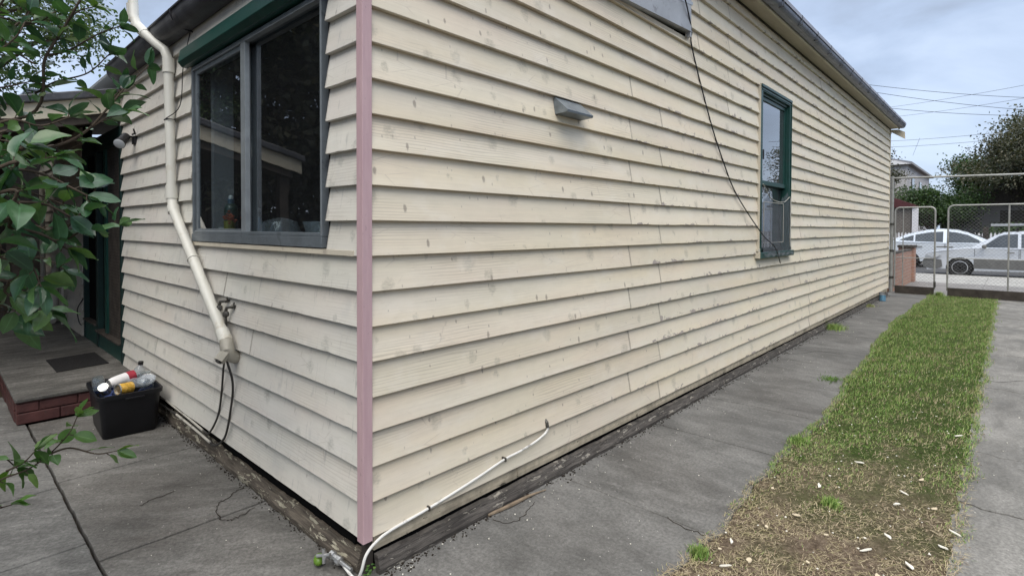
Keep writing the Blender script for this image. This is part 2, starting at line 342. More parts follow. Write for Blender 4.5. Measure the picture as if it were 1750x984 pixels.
leaf_mat('leaf_grey', (.05, .06, .045), (.09, .095, .075), (.16, .16, .14), rough=.6)
def grass_mat():
    a = NT('grass_blade', (.1, .2, .03), .6, .25); r = a.sep(a.uv('lf'))
    c = a.ramp(r[1], [(0, (.07, .14, .03)), (.3, (.17, .29, .065)), (.5, (.29, .37, .11)), (.6, (.28, .29, .12)), (.68, (.36, .32, .16)), (.85, (.47, .39, .26)), (1, (.24, .17, .11))])
    a.col(c); MAT['grass_blade'] = a.m
grass_mat()
def turf_mat():
    a = NT('turf_soil', (.1, .08, .05), .95, .1); o = a.obj(); x = a.sep(o)[0]
    dry = a.ramp(a.noise(o, 45, 6, .7), [(.3, (.07, .05, .035)), (.5, (.18, .135, .095)), (.72, (.33, .26, .19))])
    grn = a.ramp(a.noise(o, 30, 6, .7), [(.3, (.03, .045, .012)), (.7, (.08, .12, .03))])
    m = a.step(a.math('ADD', a.math('MULTIPLY', x, .3), a.math('MULTIPLY', a.noise(o, 3, 4), 1.2)), .95, 1.6)
    a.col(a.mix(m, dry, grn)); a.bump(a.noise(o, 70, 6, .8), 1., .02); MAT['turf_soil'] = a.m
turf_mat()
def brick_mat(name, c1, c2, mortar, painted=False, sc=1):
    a = NT(name, c1, .8, .25); o = a.obj()
    b = a.n('TexBrick'); x = a.sep(o); cmb = a.n('CombineXYZ'); a.l(a.math('ADD', x[0], x[1]), cmb.inputs[0]); a.l(x[2], cmb.inputs[1]); a.l(cmb.outputs[0], b.inputs['Vector'])
    b.inputs['Scale'].default_value = 1; b.inputs['Brick Width'].default_value = .24; b.inputs['Row Height'].default_value = .086; b.inputs['Mortar Size'].default_value = .006
    b.inputs['Color1'].default_value = (*c1, 1); b.inputs['Color2'].default_value = (*c2, 1); b.inputs['Mortar'].default_value = (*mortar, 1)
    c = a.mix(a.step(a.noise(o, 22, 5), .4, .8, 0, .5), b.outputs['Color'], tuple(v*.5 for v in c1)); a.col(c)
    a.bump(a.math('ADD', a.math('MULTIPLY', b.outputs['Fac'], -1), a.math('MULTIPLY', a.noise(o, 60, 4), .25)), .7, .008); MAT[name] = a.m
brick_mat('brick_salmon', (.42, .24, .17), (.33, .19, .15), (.42, .37, .32))
a = NT('brick_painted', (.12, .03, .03), .6, .4); o_ = a.obj()
c_ = a.ramp(a.noise(o_, 9, 5), [(.3, (.05, .019, .018)), (.7, (.10, .038, .034))])
c_ = a.mix(a.math('MULTIPLY', a.step(a.noise(o_, 24, 6, .7), .62, .7), .7), c_, (.05, .045, .04)); a.col(c_); a.bump(a.noise(o_, 60, 5), .6, .005); MAT['brick_painted'] = a.m
def siding_mat(name, c, pitch=.15, dark=.35):   # far weatherboard walls: lap shade painted as dark lines, real steps are sub-pixel there
    a = NT(name, c, .7, .3); z = a.sep(a.obj())[2]; f = a.math('FRACT', a.math('DIVIDE', z, pitch))
    a.col(a.mix(a.step(f, .12, .0), a.mix(a.noise(a.obj(), 2, 4), c, tuple(x*.85 for x in c)), tuple(x*dark for x in c))); a.bump(f, .5, .02); MAT[name] = a.m
siding_mat('siding_white', (.62, .61, .62)); siding_mat('siding_grey', (.24, .24, .25))

# ------------------------------------------------------------------ mesh helpers
SPLIT = {'pipe_collar', 'conduit_clip', 'gutter_strap', 'gutter_bracket', 'hinge', 'post', 'rail', 'side_rail', 'rung', 'cross_bar', 'porch_post', 'porch_beam', 'inner_jamb', 'door_panel', 'door_rail', 'waste_pipe', 'water_hose', 'coping', 'rim_hole', 'plastic_fold', 'sill_end', 'bottom_board', 'plinth_strip', 'plinth_board', 'side_trim', 'interior', 'gate_latch'}
class MB:
    def __init__(s): s.v = []; s.f = []; s.uv = {}   # uv layers: name -> list per vertex
    def add(s, vs, fs):
        b = len(s.v); s.v += [tuple(map(float, v)) for v in vs]; s.f += [tuple(i+b for i in f) for f in fs]; return b
    def box(s, a, b, rot=None, piv=None):
        (x0, y0, z0), (x1, y1, z1) = a, b
        vs = [Vector(p) for p in ((x0, y0, z0), (x1, y0, z0), (x1, y1, z0), (x0, y1, z0), (x0, y0, z1), (x1, y0, z1), (x1, y1, z1), (x0, y1, z1))]
        if rot is not None:
            c = Vector(piv) if piv is not None else (Vector(a)+Vector(b))/2
            vs = [c+rot@(p-c) for p in vs]
        s.add(vs, [(0, 3, 2, 1), (4, 5, 6, 7), (0, 1, 5, 4), (1, 2, 6, 5), (2, 3, 7, 6), (3, 0, 4, 7)])
    def bar(s, p, q, w, h, upv=(0, 0, 1)):
        p, q = Vector(p), Vector(q); d = (q-p).normalized(); u = Vector(upv)
        if abs(d.dot(u)) > .95: u = Vector((1, 0, 0))
        r = d.cross(u).normalized(); u = r.cross(d)
        vs = [c+sx_*r*w/2+sz*u*h/2 for c in (p, q) for sx_, sz in ((-1, -1), (1, -1), (1, 1), (-1, 1))]
        s.add(vs, [(3, 2, 1, 0), (4, 5, 6, 7), (0, 1, 5, 4), (1, 2, 6, 5), (2, 3, 7, 6), (3, 0, 4, 7)])
    def tube(s, pts, r, seg=10, cap=True):
        pts = [Vector(p) for p in pts]; n = len(pts); rs = r if isinstance(r, (list, tuple)) else [r]*n
        t = [(pts[min(i+1, n-1)]-pts[max(i-1, 0)]).normalized() for i in range(n)]
        u = t[0].orthogonal().normalized(); vs = []
        for i in range(n):
            u = (u-t[i]*u.dot(t[i])).normalized(); v_ = t[i].cross(u)
            for k in range(seg):
                an = 2*math.pi*k/seg; vs.append(pts[i]+rs[i]*(math.cos(an)*u+math.sin(an)*v_))
        fs = [(i*seg+k, i*seg+(k+1) % seg, (i+1)*seg+(k+1) % seg, (i+1)*seg+k) for i in range(n-1) for k in range(seg)]
        if cap: fs += [tuple(range(seg-1, -1, -1)), tuple((n-1)*seg+k for k in range(seg))]
        s.add(vs, fs)
    def lathe(s, prof, c=(0, 0, 0), ax=(0, 0, 1), seg=24, cap=True):
        ax = Vector(ax).normalized(); u = ax.orthogonal().normalized(); v_ = ax.cross(u); c = Vector(c); vs = []
        for r, h in prof:
            for k in range(seg):
                an = 2*math.pi*k/seg; vs.append(c+ax*h+max(r, 1e-5)*(math.cos(an)*u+math.sin(an)*v_))
        n = len(prof)
        fs = [(i*seg+k, i*seg+(k+1) % seg, (i+1)*seg+(k+1) % seg, (i+1)*seg+k) for i in range(n-1) for k in range(seg)]
        if cap: fs += [tuple(range(seg-1, -1, -1)), tuple((n-1)*seg+k for k in range(seg))]
        s.add(vs, fs)
    def prism(s, poly, f0, f1):      # poly: list of 2-D points; f0,f1 map (a,b)->3-D
        n = len(poly); vs = [f0(*p) for p in poly]+[f1(*p) for p in poly]
        s.add(vs, [tuple(range(n-1, -1, -1)), tuple(range(n, 2*n))]+[(i, (i+1) % n, n+(i+1) % n, n+i) for i in range(n)])
    def build(s, name, mat, parent=None, smooth=False, bevel=0, seg=2, subd=0, solid=0):
        if name in SPLIT and parent is not None and len(s.v):
            p = list(range(len(s.v)))
            def fd(i):
                while p[i] != i: p[i] = p[p[i]]; i = p[i]
                return i
            for f in s.f:
                for q in f[1:]: p[fd(q)] = fd(f[0])
            comps = {}
            for f in s.f: comps.setdefault(fd(f[0]), []).append(f)
            if len(comps) > 1:
                out = None
                for fs in comps.values():
                    m = MB(); ids = sorted({q for f in fs for q in f}); mp_ = {q: i for i, q in enumerate(ids)}
                    m.v = [s.v[q] for q in ids]; m.f = [tuple(mp_[q] for q in f) for f in fs]; out = m._build(name, mat, parent, smooth, bevel, seg, subd, solid)
                return out
        return s._build(name, mat, parent, smooth, bevel, seg, subd, solid)
    def _build(s, name, mat, parent=None, smooth=False, bevel=0, seg=2, subd=0, solid=0):
        org = parent_loc(parent)
        me = bpy.data.meshes.new(name)
        if len(s.v): me.from_pydata([(v[0]-org[0], v[1]-org[1], v[2]-org[2]) for v in s.v], [], s.f)
        me.validate(clean_customdata=False); me.update()
        for nm, data in s.uv.items():
            L = me.uv_layers.new(name=nm); vi = np.empty(len(me.loops), dtype=np.int32); me.loops.foreach_get('vertex_index', vi)
            L.data.foreach_set('uv', np.asarray(data, dtype=np.float32)[vi].ravel())
        bm = bmesh.new(); bm.from_mesh(me); bmesh.ops.recalc_face_normals(bm, faces=bm.faces) if not s.uv else None; bm.to_mesh(me); bm.free()
        me.materials.append(MAT[mat]); o = bpy.data.objects.new(name, me); COL.objects.link(o)
        if parent: o.parent = parent
        if smooth:
            me.polygons.foreach_set('use_smooth', [True]*len(me.polygons))
            try: me.set_sharp_from_angle(angle=R(40))
            except Exception: pass
        if solid: m = o.modifiers.new('s', 'SOLIDIFY'); m.thickness = solid
        if bevel: m = o.modifiers.new('b', 'BEVEL'); m.width = bevel; m.segments = seg; m.limit_method = 'ANGLE'; m.angle_limit = R(35)
        if subd: m = o.modifiers.new('u', 'SUBSURF'); m.levels = subd; m.render_levels = subd
        return o
WL = {}
def parent_loc(p):
    if p is None: return (0, 0, 0)
    return WL.get(p.name, (0, 0, 0))
def tag(o, label=None, cat=None, group=None, kind=None):
    if label: o['label'] = label
    if cat: o['category'] = cat
    if group: o['group'] = group
    if kind: o['kind'] = kind
    return o
def thing(name, label, cat, loc=(0, 0, 0), group=None):
    o = bpy.data.objects.new(name, None); COL.objects.link(o); o.location = loc; o.empty_display_size = .1
    WL[o.name] = tuple(loc); return tag(o, label, cat, group)
def sub(o): WL[o.name] = parent_loc(o.parent); return o     # allow sub-parts under a part in the same frame
def struct(mb, name, mat, **k): return tag(mb.build(name, mat, None, **k), kind='structure')
def spline(pts, n=8):
    pts = [Vector(p) for p in pts]; out = []
    P_ = [pts[0]*2-pts[1]]+pts+[pts[-1]*2-pts[-2]]
    for i in range(1, len(P_)-2):
        for k in range(n):
            t = k/n; a, b, c, d = P_[i-1], P_[i], P_[i+1], P_[i+2]
            out.append(.5*((2*b)+(-a+c)*t+(2*a-5*b+4*c-d)*t*t+(-a+3*b-3*c+d)*t**3))
    out.append(pts[-1]); return out
def ripple(x, s=0):
    return (math.sin(x*3.1+s)+math.sin(x*7.3+s*2.1)*.6+math.sin(x*17.9+s*1.3)*.35)/2

G, P = .16, .145
# ================================================================== GROUND
mb = MB(); prof = [(-120, -.04), (19, -.04), (21.3, -.14), (21.9, -.30), (400, -.30)]
ys = [-300, -20, -2, 20, 300]
for i, (x, z) in enumerate(prof):
    for y in ys: mb.v.append((x, y, z))
for i in range(len(prof)-1):
    for j in range(len(ys)-1): a_ = i*5+j; mb.f.append((a_, a_+5, a_+6, a_+1))
struct(mb, 'ground', 'soil')

def slab_edge(mb, x0, x1, y0, y1, z, th=.06, wob=.003, n=14, e=None):
    """plate with slightly irregular edges; e = optional function giving y of the -Y edge"""
    poly = []
    for k in range(n): t = k/n; x = x0+(x1-x0)*t; poly.append((x, (e(x) if e else y0)+wob*ripple(x*6, y0)))
    for k in range(n): t = k/n; y = (e(x1) if e else y0)+(y1-(e(x1) if e else y0))*t; poly.append((x1+wob*ripple(y*6, x1), y))
    for k in range(n): t = k/n; x = x1+(x0-x1)*t; poly.append((x, y1+wob*ripple(x*6, y1)))
    for k in range(n): t = k/n; ya = (e(x0) if e else y0); y = y1+(ya-y1)*t; poly.append((x0+wob*ripple(y*6, x0), y))
    mb.prism(poly, lambda a, b: (a, b, z-th), lambda a, b: (a, b, z))
# rear yard slabs
mb = MB(); g = .006
rows = [-3.2, -2.1, -1.05, -.12, .92, 1.97, 3.28]
for a_, b_ in zip(rows[:-1], rows[1:]):
    slab_edge(mb, -.735+g, .0-.004 if b_ > 0 else .02, a_+g, b_-g, 0 + random.uniform(-.003, 0), n=24)
struct(mb, 'rear_paving', 'concrete_slab', bevel=.004)
mb = MB()
for x0, x1 in ((-1.75, -.735), (-2.8, -1.76), (-4.2, -2.81)):
    for a_, b_ in ((-3.2, -2.1), (-2.1, -1.05), (-1.05, -.12), (-.12, 1.13), (1.13, 1.91), (1.91, 3.2), (3.2, 4.3)):
        if x1 == -.735 or True: slab_edge(mb, x0+g, x1-g, a_+g, b_-g, random.uniform(-.005, -.001), n=24, wob=.003)
struct(mb, 'yard_paving', 'concrete_pale_slab', bevel=.005)
# side path
def pe(x):
    b = -.925 if x < 3.6 else (-.925+(x-3.6)*.05 if x < 8.6 else -.675-.01*(x-8.6))
    return b+.035*ripple(x*.9, 1)+.012*ripple(x*5, 3)
mb = MB(); xs = [.03, 1.26, 2.41, 3.3, 4.24, 5.2, 6.15, 7.2, 8.3, 9.4, 10.5, 11.6, 12.7, 13.62]
xs[0] = -.0
for a_, b_ in zip(xs[:-1], xs[1:]): slab_edge(mb, a_+.004, b_-.004, 0, .25, random.uniform(-.002, .001), n=30, e=pe, wob=.0025)
struct(mb, 'side_path', 'concrete_path', bevel=.005)
mb = MB(); slab_edge(mb, .006, 1.255, -3.2, -.91, -.012, n=10)   # slab continues behind the camera side, under soil edge
xs = [.6, 1.5, 2.46, 3.36, 4.44, 5.3, 6.15, 7.1, 8.2, 9.4, 10.6, 11.9, 13.62]
mb = MB()
for a_, b_ in zip(xs[:-1], xs[1:]): slab_edge(mb, a_+.004, b_-.004, -2.75, -1.76, random.uniform(-.004, .002), n=30, wob=.024)
struct(mb, 'strip_path', 'concrete_strip', bevel=.005)
# turf strip soil: bumpy grid
mb = MB(); nx, ny = 260, 26; x0, x1, y0, y1 = .35, 13.62, -1.84, -.55
for i in range(nx):
    for j in range(ny):
        x = x0+(x1-x0)*i/(nx-1); y = y0+(y1-y0)*j/(ny-1); e_ = min(1, max(0, min(y-y0, pe(x)-y+.03)/.10))
        mb.v.append((x, y, -.022+e_*(.026+.008*ripple(x*3, y*9)+.006*ripple(y*9, x*4))))
for i in range(nx-1):
    for j in range(ny-1): a_ = i*ny+j; mb.f.append((a_, a_+ny, a_+ny+1, a_+1))
struct(mb, 'lawn_soil', 'turf_soil', smooth=True)
mb = MB(); mb.box((-3.0, -4.2, -.03), (.36, -.9, -.018)); mb.box((.3, -9, -.035), (13.6, -2.76, -.016))
struct(mb, 'side_yard', 'turf_soil')
# driveway beyond the gate, footpath, kerb, road
mb = MB()
for i in range(4):
    for j in range(-8, 2): mb.box((13.63+i*.92, j*.9+.004-.6, -.05), (13.63+(i+1)*.92-.008, (j+1)*.9-.6, -.002))
struct(mb, 'driveway', 'paver_grey')
mb = MB()
def zf(x): return -.002 if x < 17.3 else -.002-.065*(x-17.3)/4.4
for j in range(-16, 14):
    for a_, b_ in ((17.32, 19.0), (19.0, 21.68)):
        mb.add([(a_+.004, j*1.5+.004, zf(a_)), (b_-.004, j*1.5+.004, zf(b_)), (b_-.004, j*1.5+1.496, zf(b_)), (a_+.004, j*1.5+1.496, zf(a_)),
                (a_+.004, j*1.5+.004, zf(a_)-.12), (b_-.004, j*1.5+.004, zf(b_)-.12), (b_-.004, j*1.5+1.496, zf(b_)-.12), (a_+.004, j*1.5+1.496, zf(a_)-.12)],
               [(0, 1, 2, 3), (7, 6, 5, 4), (0, 4, 5, 1), (1, 5, 6, 2), (2, 6, 7, 3), (3, 7, 4, 0)])
struct(mb, 'footpath', 'concrete_street')
mb = MB(); mb.box((21.7, -40, -.3), (21.86, 40, -.066)); mb.box((30.2, -40, -.3), (30.36, 40, -.03)); struct(mb, 'kerb', 'concrete_street', bevel=.02)
mb = MB(); mb.box((21.87, -60, -.3), (30.19, 60, -.152)); struct(mb, 'road', 'asphalt')
mb = MB(); mb.box((30.37, -60, -.3), (120, 60, -.04)); struct(mb, 'far_verge', 'soil')

# ================================================================== THE HOUSE
house = thing('weatherboard_house', 'cream weatherboard house with a pink corner strip, filling the middle of the view', 'house', (0, 0, 0))

def wall_boards(name, mat, axis, length, nmax, top_at, holes, joints, oldf, extra_end=None, start=.013, seed=0, tilt=.031, zbase=G, parent=house, step=.035):
    """axis 'x': wall in plane y=0 facing -y; axis 'y': wall in plane x=0 facing -x."""
    rg = random.Random(seed); mb = MB(); bd = []; hbv = []; ov = []
    for i in range(nmax):
        z0 = zbase+i*P; zt = z0+P+.012
        spans = [(start, length)]
        for h0, h1, hz0, hz1 in holes:
            if hz0 < z0+P*.55 and hz1 > z0+P*.45 or (z0 >= hz0-.02 and z0+P <= hz1+.02):
                ns = []
                for s0, s1 in spans:
                    if h1 <= s0 or h0 >= s1: ns.append((s0, s1)); continue
                    if h0 > s0: ns.append((s0, h0))
                    if h1 < s1: ns.append((h1, s1))
                spans = ns
        js = joints(i)
        pieces = []
        for s0, s1 in spans:
            c = [s0]+[j for j in js if s0+.15 < j < s1-.15]+[s1]
            pieces += [(c[k]+(.002 if k else 0), c[k+1]-(.002 if k < len(c)-2 else 0)) for k in range(len(c)-1)]
        for s0, s1 in pieces:
            rv = rg.random(); od = oldf((s0+s1)/2, i); n = max(2, int((s1-s0)/step)); base = len(mb.v); dz = rg.uniform(-.0012, .0012)*(1+od); dt = rg.uniform(-.001, .0018)
            sd_ = rg.uniform(0, 50)
            for k in range(n+1):
                u = s0+(s1-s0)*k/n
                w_ = .0006+od*.0016
                zb = z0+dz+w_*ripple(u*1.3, sd_)
                if od:
                    c1 = ripple(u*9, sd_*3)
                    if c1 > .62: zb += (c1-.62)*.014
                tb = tilt+dt+(.0014 if od else .0005)*ripple(u*1.1, sd_+9)
                zt_ = min(zt, top_at(u)); fr = (zt_-z0)/(zt-z0)
                if zt_ <= zb+.01: zt_ = zb+.012; fr = .1
                pr = ((0., zb+.0015), (tb-.0015, zb), (tb, zb+.002), (tb*.52+.003*.48, (zb+zt_)/2), (tb+(.003-tb)*fr, zt_))
                for d, z in pr:
                    mb.v.append((u, -d, z) if axis == 'x' else (-d, u, z)); de = min(u-s0 if s0 > spans[0][0]+.01 else 9, s1-u if s1 < spans[-1][1]-.01 else 9)
                    bd.append((u+i*13.7+(3.1 if axis == 'y' else 0), (z-z0)+i*1.83)); hbv.append((max(0, z-zb), rv)); ov.append((od, de))
                for q in range(4 if k < n else 0):
                    a_ = base+k*5+q; fc = (a_, a_+5, a_+6, a_+1)
                    mb.f.append(fc if axis == 'x' else fc[::-1])
            for kk in (0, n):       # end grain caps
                b_ = base+kk*5; mb.f.append(tuple(b_+q for q in range(5)))
    mb.uv = {'bd': bd, 'hb': hbv, 'old': ov}
    return mb.build(name, mat, parent)

W1 = (4.63, 5.68, 1.135, 2.935)     # street-side window opening in the long wall
def jx(i):
    z = G+i*P
    if z < 2.48: a_ = [2.07 if i % 2 else 2.507]
    else: a_ = [3.15 if i % 2 else 3.81]
    rr = random.Random(i*7+1)
    return a_+[6.2+rr.choice([0, .45, .9, 2.4]), 9.4+rr.choice([0, .5, 1.1])]
long_wall = wall_boards('wall', 'paint_cream', 'x', 12.95, 24, lambda x: 2.93+.03*x/2.9 if x < 2.92 else 3.63, [W1], jx, lambda x, i: 0. if (x < (2.3 if G+i*P < 2.48 else 3.5)) else 1., seed=3)
W2 = (.295, 2.02, 1.335, 2.60)
def jy(i):
    return [[1.47], [], [2.9], [], [1.1], []][i % 6] if i < 8 else []
rear_wall = wall_boards('wall', 'paint_rear', 'y', 3.92, 19, lambda y: 2.78, [(.268, 2.03, 1.33, 2.60)], jy, lambda x, i: .35, seed=9, tilt=.030)
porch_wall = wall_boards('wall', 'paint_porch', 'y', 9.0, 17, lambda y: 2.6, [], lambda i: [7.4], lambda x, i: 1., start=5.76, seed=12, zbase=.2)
for o_, l_ in ((long_wall, 'long cream weatherboard wall with knots and peeling lower edges'), (rear_wall, 'whitish weatherboard wall under the wide sliding window'), (porch_wall, 'dim weatherboards at the back of the porch')): o_['label'] = l_
# backing blackened for the shade behind the boards (with real window holes), interior room
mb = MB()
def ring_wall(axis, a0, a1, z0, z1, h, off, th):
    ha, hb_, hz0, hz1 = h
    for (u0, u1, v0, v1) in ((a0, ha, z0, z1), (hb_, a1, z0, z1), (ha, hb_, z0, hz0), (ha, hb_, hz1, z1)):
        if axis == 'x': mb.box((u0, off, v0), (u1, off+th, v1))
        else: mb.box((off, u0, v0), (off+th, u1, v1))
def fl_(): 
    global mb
    mb.build('black_backing', 'black_void', house); mb = MB()
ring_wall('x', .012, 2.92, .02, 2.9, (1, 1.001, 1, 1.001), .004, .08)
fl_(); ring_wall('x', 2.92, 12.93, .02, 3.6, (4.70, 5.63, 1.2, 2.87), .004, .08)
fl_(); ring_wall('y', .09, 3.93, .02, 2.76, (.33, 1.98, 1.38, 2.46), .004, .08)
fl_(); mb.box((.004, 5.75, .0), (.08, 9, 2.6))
mb.build('black_backing', 'black_void', house)
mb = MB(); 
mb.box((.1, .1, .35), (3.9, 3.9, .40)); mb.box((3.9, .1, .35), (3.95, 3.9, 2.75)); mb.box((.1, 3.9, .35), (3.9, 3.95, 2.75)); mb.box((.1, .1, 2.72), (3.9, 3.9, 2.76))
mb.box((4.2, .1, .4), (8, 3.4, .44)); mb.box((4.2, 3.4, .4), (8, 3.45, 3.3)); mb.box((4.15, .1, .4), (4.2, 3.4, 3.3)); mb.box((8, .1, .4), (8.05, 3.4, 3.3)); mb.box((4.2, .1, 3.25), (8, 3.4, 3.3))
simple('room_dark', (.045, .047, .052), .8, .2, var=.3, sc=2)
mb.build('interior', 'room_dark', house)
# corner strip
mb = MB(); mb.box((-.026, -.026, G-.012), (.038, .0, 2.95)); mb.box((-.026, .0, G-.012), (0, .038, 2.95))
mb = MB(); mb.prism([(-.033, -.033), (.012, -.033), (.012, .002), (.002, .002), (.002, .012), (-.033, .012)], lambda a, b: (a, b, G-.012), lambda a, b: (a, b, 2.95))
mb.build('corner_trim', 'pink_primer', house, bevel=.002)['label'] = 'pink primed corner strip'
mb = MB(); mb.prism([(12.95, -.03), (13.0, -.03), (13.0, .05), (12.95, .05)], lambda a, b: (a, b, G-.01), lambda a, b: (a, b, 3.6)); mb.build('corner_trim', 'cream_trim', house)
# front (street) end of house and back faces: simple walls nobody sees from the yard
mb = MB(); mb.box((12.87, .0, 0), (12.93, 7.5, 3.6)); mb.box((2.94, 7.42, 0), (12.87, 7.5, 3.6)); mb.box((2.92, .09, 2.8), (2.98, 7.5, 3.6)); mb.box((.1, 8.95, 0), (2.94, 9.0, 2.7)); mb.build('wall', 'cream_trim', house)
# plinth: right side - cream strip and weathered ground board
def plank(mb, axis, a0, a1, z0, z1, d0, d1, th, n=160, amp=.004, sd_=0, chip=.0):
    """board along axis; bottom face offset d0, top face offset d1 outward"""
    base = len(mb.v)
    for k in range(n+1):
        u = a0+(a1-a0)*k/n; r1 = amp*ripple(u*1.7, sd_); r2 = amp*ripple(u*2.9, sd_+4)-chip*max(0, ripple(u*6, sd_+2)-.35)
        for d, z in ((d0+r1, z0), (d0+r1+.003, z0+.3*(z1-z0)), (d1+r1*.7+.004, z0+.75*(z1-z0)+r2*.5), (d1+r1, z1+r2), (d1+r1-th, z1+r2*.6), (d0-th, z0)):
            mb.v.append((u, -d, z) if axis == 'x' else (-d, u, z))
    for k in range(n):
        for q in range(6):
            a_ = base+k*6+q; b_ = base+k*6+(q+1) % 6; mb.f.append((a_, a_+6, b_+6, b_))
    mb.f.append(tuple(base+q for q in range(6))); mb.f.append(tuple(base+n*6+q for q in range(6)))
mb = MB(); plank(mb, 'x', .03, .92, .092, .158, .012, .008, .02, 60, .0015, 1, .004); plank(mb, 'x', .925, 12.95, .092, .158, .010, .006, .02, 600, .0025, 2, .010)
mb.build('plinth_strip', 'plank_cream', house)
mb = MB(); plank(mb, 'x', .035, 3.6, .0, .074, .050, .036, .028, 300, .004, 5, .012); plank(mb, 'x', 3.61, 8.1, .0, .068, .036, .024, .028, 300, .004, 8, .014); plank(mb, 'x', 8.12, 12.95, .0, .066, .026, .018, .028, 300, .004, 18, .014)
mb.build('plinth_board', 'plank_dark', house)['label'] = 'weathered dark plinth board lying against the path'
mb = MB(); plank(mb, 'y', .03, 1.62, .0, .088, .028, .008, .030, 160, .006, 11, .016); plank(mb, 'y', 1.55, 3.28, .0, .094, .022, .004, .028, 160, .006, 14, .016)
mb.build('plinth_board', 'plank_rear', house)['label'] = 'rotting plinth board with flaking cream paint below the rear wall'
mb = MB(); mb.box((.0, .0, 0), (.034, .034, .15)); mb.build('corner_stump', 'timber_dark', house)

# ---- roof: low rear part, main roof, gutters, soffit
def gutter(mb, p0, p1, outv, w=.12, h=.10, n=2, t=.003):
    """quad/half-round gutter section swept from p0 to p1; outv = outward unit vector; p at top-back"""
    p0, p1, outv = Vector(p0), Vector(p1), Vector(outv); sec = [(0, 0), (0, -h*.95), (.012, -h)]
    for k in range(9): a_ = math.pi/2*k/8; sec.append((w*.45+w*.5*math.sin(a_), -h+ (h*.62)*(1-math.cos(a_))))
    sec += [(w*.95, -.012), (w*1.03, -.010), (w*1.03, 0), (w*.93, 0)]
    inn = [(x-.004 if x > .01 else x+.004, z+.004) for x, z in sec[1:-2]][::-1]
    sec2 = sec+[(w*.93-.002, -.014)]+inn[1:]
    mb.prism(sec2, lambda a, b: p0+outv*a+Vector((0, 0, b)), lambda a, b: p1+outv*a+Vector((0, 0, b)))
mb = MB(); gutter(mb, (-.018, -.05, 2.835), (-.018, 3.86, 2.835), (-1, 0, 0), .125, .115)
gr = mb.build('gutter', 'gutter_metal', house); gr['label'] = 'dark stained gutter above the wide window'; sub(gr)
mb = MB()
for y in (2.02, .7):
    sec = [(-.018-.125*1.06*math.sin(math.pi*.5*k/7)-.0, 2.715+(.11)*(1-math.cos(math.pi*.5*k/7))) for k in range(8)]
    mb.tube([(x-.0, y, z) for x, z in [(-.01, 2.712)]+sec], .006, 6)
mb.build('gutter_bracket', 'fitting_black', gr)
mb = MB(); gutter(mb, (2.90, -.185, 3.70), (13.03, -.185, 3.70), (0, -1, 0), .105, .10); gm = mb.build('gutter', 'gutter_street', house); gm['label'] = 'grey gutter running along the long eave'; sub(gm)
mb = MB()
for k in range(16): x = 3.2+k*.64; mb.box((x-.009, -.185-.1085, 3.602), (x+.009, -.185, 3.607)); mb.box((x-.009, -.2965, 3.606), (x+.009, -.2925, 3.703))
mb.build('gutter_strap', 'gutter_metal', gm)
mb = MB(); mb.box((2.90, -.2945, 3.662), (13.032, -.2915, 3.7015)); mb.build('gutter_lip', 'gutter_lip', gm)
mb = MB(); mb.box((2.88, -.183, 3.585), (13.03, -.160, 3.69)); mb.build('fascia', 'fascia_cream', house)
mb = MB(); mb.box((2.88, -.160, 3.600), (13.0, .02, 3.612)); mb.build('soffit', 'soffit_paint', house)
mb = MB(); mb.box((2.92, -.028, 3.585), (12.95, -.002, 3.6)); mb.build('eave_bead', 'timber_dark', house)
mb = MB(); mb.prism([(.0, 3.595), (-.16, 3.583), (-.27, 3.52), (-.275, 3.37), (.0, 3.56)], lambda a, b: (13.035, a, b), lambda a, b: (13.065, a, b)); mb.box((12.95, -.04, 3.5), (13.0, 0.0, 3.56)); mb.build('barge_end', 'cream_trim', house)
# main roof: gable running along x; rear skillion
mb = MB()
mb.add([(2.8, -.20, 3.70), (13.2, -.20, 3.70), (13.2, 3.75, 5.4), (5.8, 3.75, 5.4), (2.8, 7.7, 3.70), (13.2, 7.7, 3.70),
        (2.8, -.20, 3.66), (13.2, -.20, 3.66), (13.2, 7.7, 3.66), (2.8, 7.7, 3.66)],
       [(0, 1, 2, 3), (5, 4, 3, 2), (4, 0, 3), (6, 9, 8, 7), (0, 6, 7, 1), (1, 7, 8, 5, 2), (5, 8, 9, 4), (4, 9, 6, 0)])
mb.add([(-.06, -.06, 2.86), (2.95, -.06, 3.24), (2.95, 9.0, 3.24), (-.06, 9.0, 2.86), (-.06, -.06, 2.835), (2.95, -.06, 3.215), (2.95, 9.0, 3.215), (-.06, 9.0, 2.835)],
       [(0, 1, 2, 3), (7, 6, 5, 4), (0, 4, 5, 1), (1, 5, 6, 2), (2, 6, 7, 3), (3, 7, 4, 0)])
mb.build('roof', 'iron_roof', house)
# fascia under the rear gutter
mb = MB(); mb.box((-.018, -.03, 2.735), (-.002, 3.9, 2.83)); mb.build('fascia', 'fascia_cream', house)
# metal barge flashing of the low roof over the long wall
mb = MB(); mb.prism([(-.1, 2.84), (2.925, 3.002), (2.925, 3.26), (-.1, 2.92)], lambda a, b: (a, -.058-(b-2.9)*.0, b), lambda a, b: (a, -.052, b))
mb.prism([(-.1, 2.835), (2.925, 2.997), (2.925, 3.003), (-.1, 2.841)], lambda a, b: (a, -.066, b), lambda a, b: (a, .0, b))
mb.prism([(-.06, 2.99), (-.06, 3.05), (-.03, 3.0), (-.03, 2.94)], lambda a, b: (2.922, a, b), lambda a, b: (2.926, a, b))
mb.box((-.1+3.0, -.062, 2.955), (2.923, -.03, 3.0))
fl = mb.build('barge_flashing', 'flashing', house); fl['label'] = 'pale metal barge flashing with a bent lower edge'

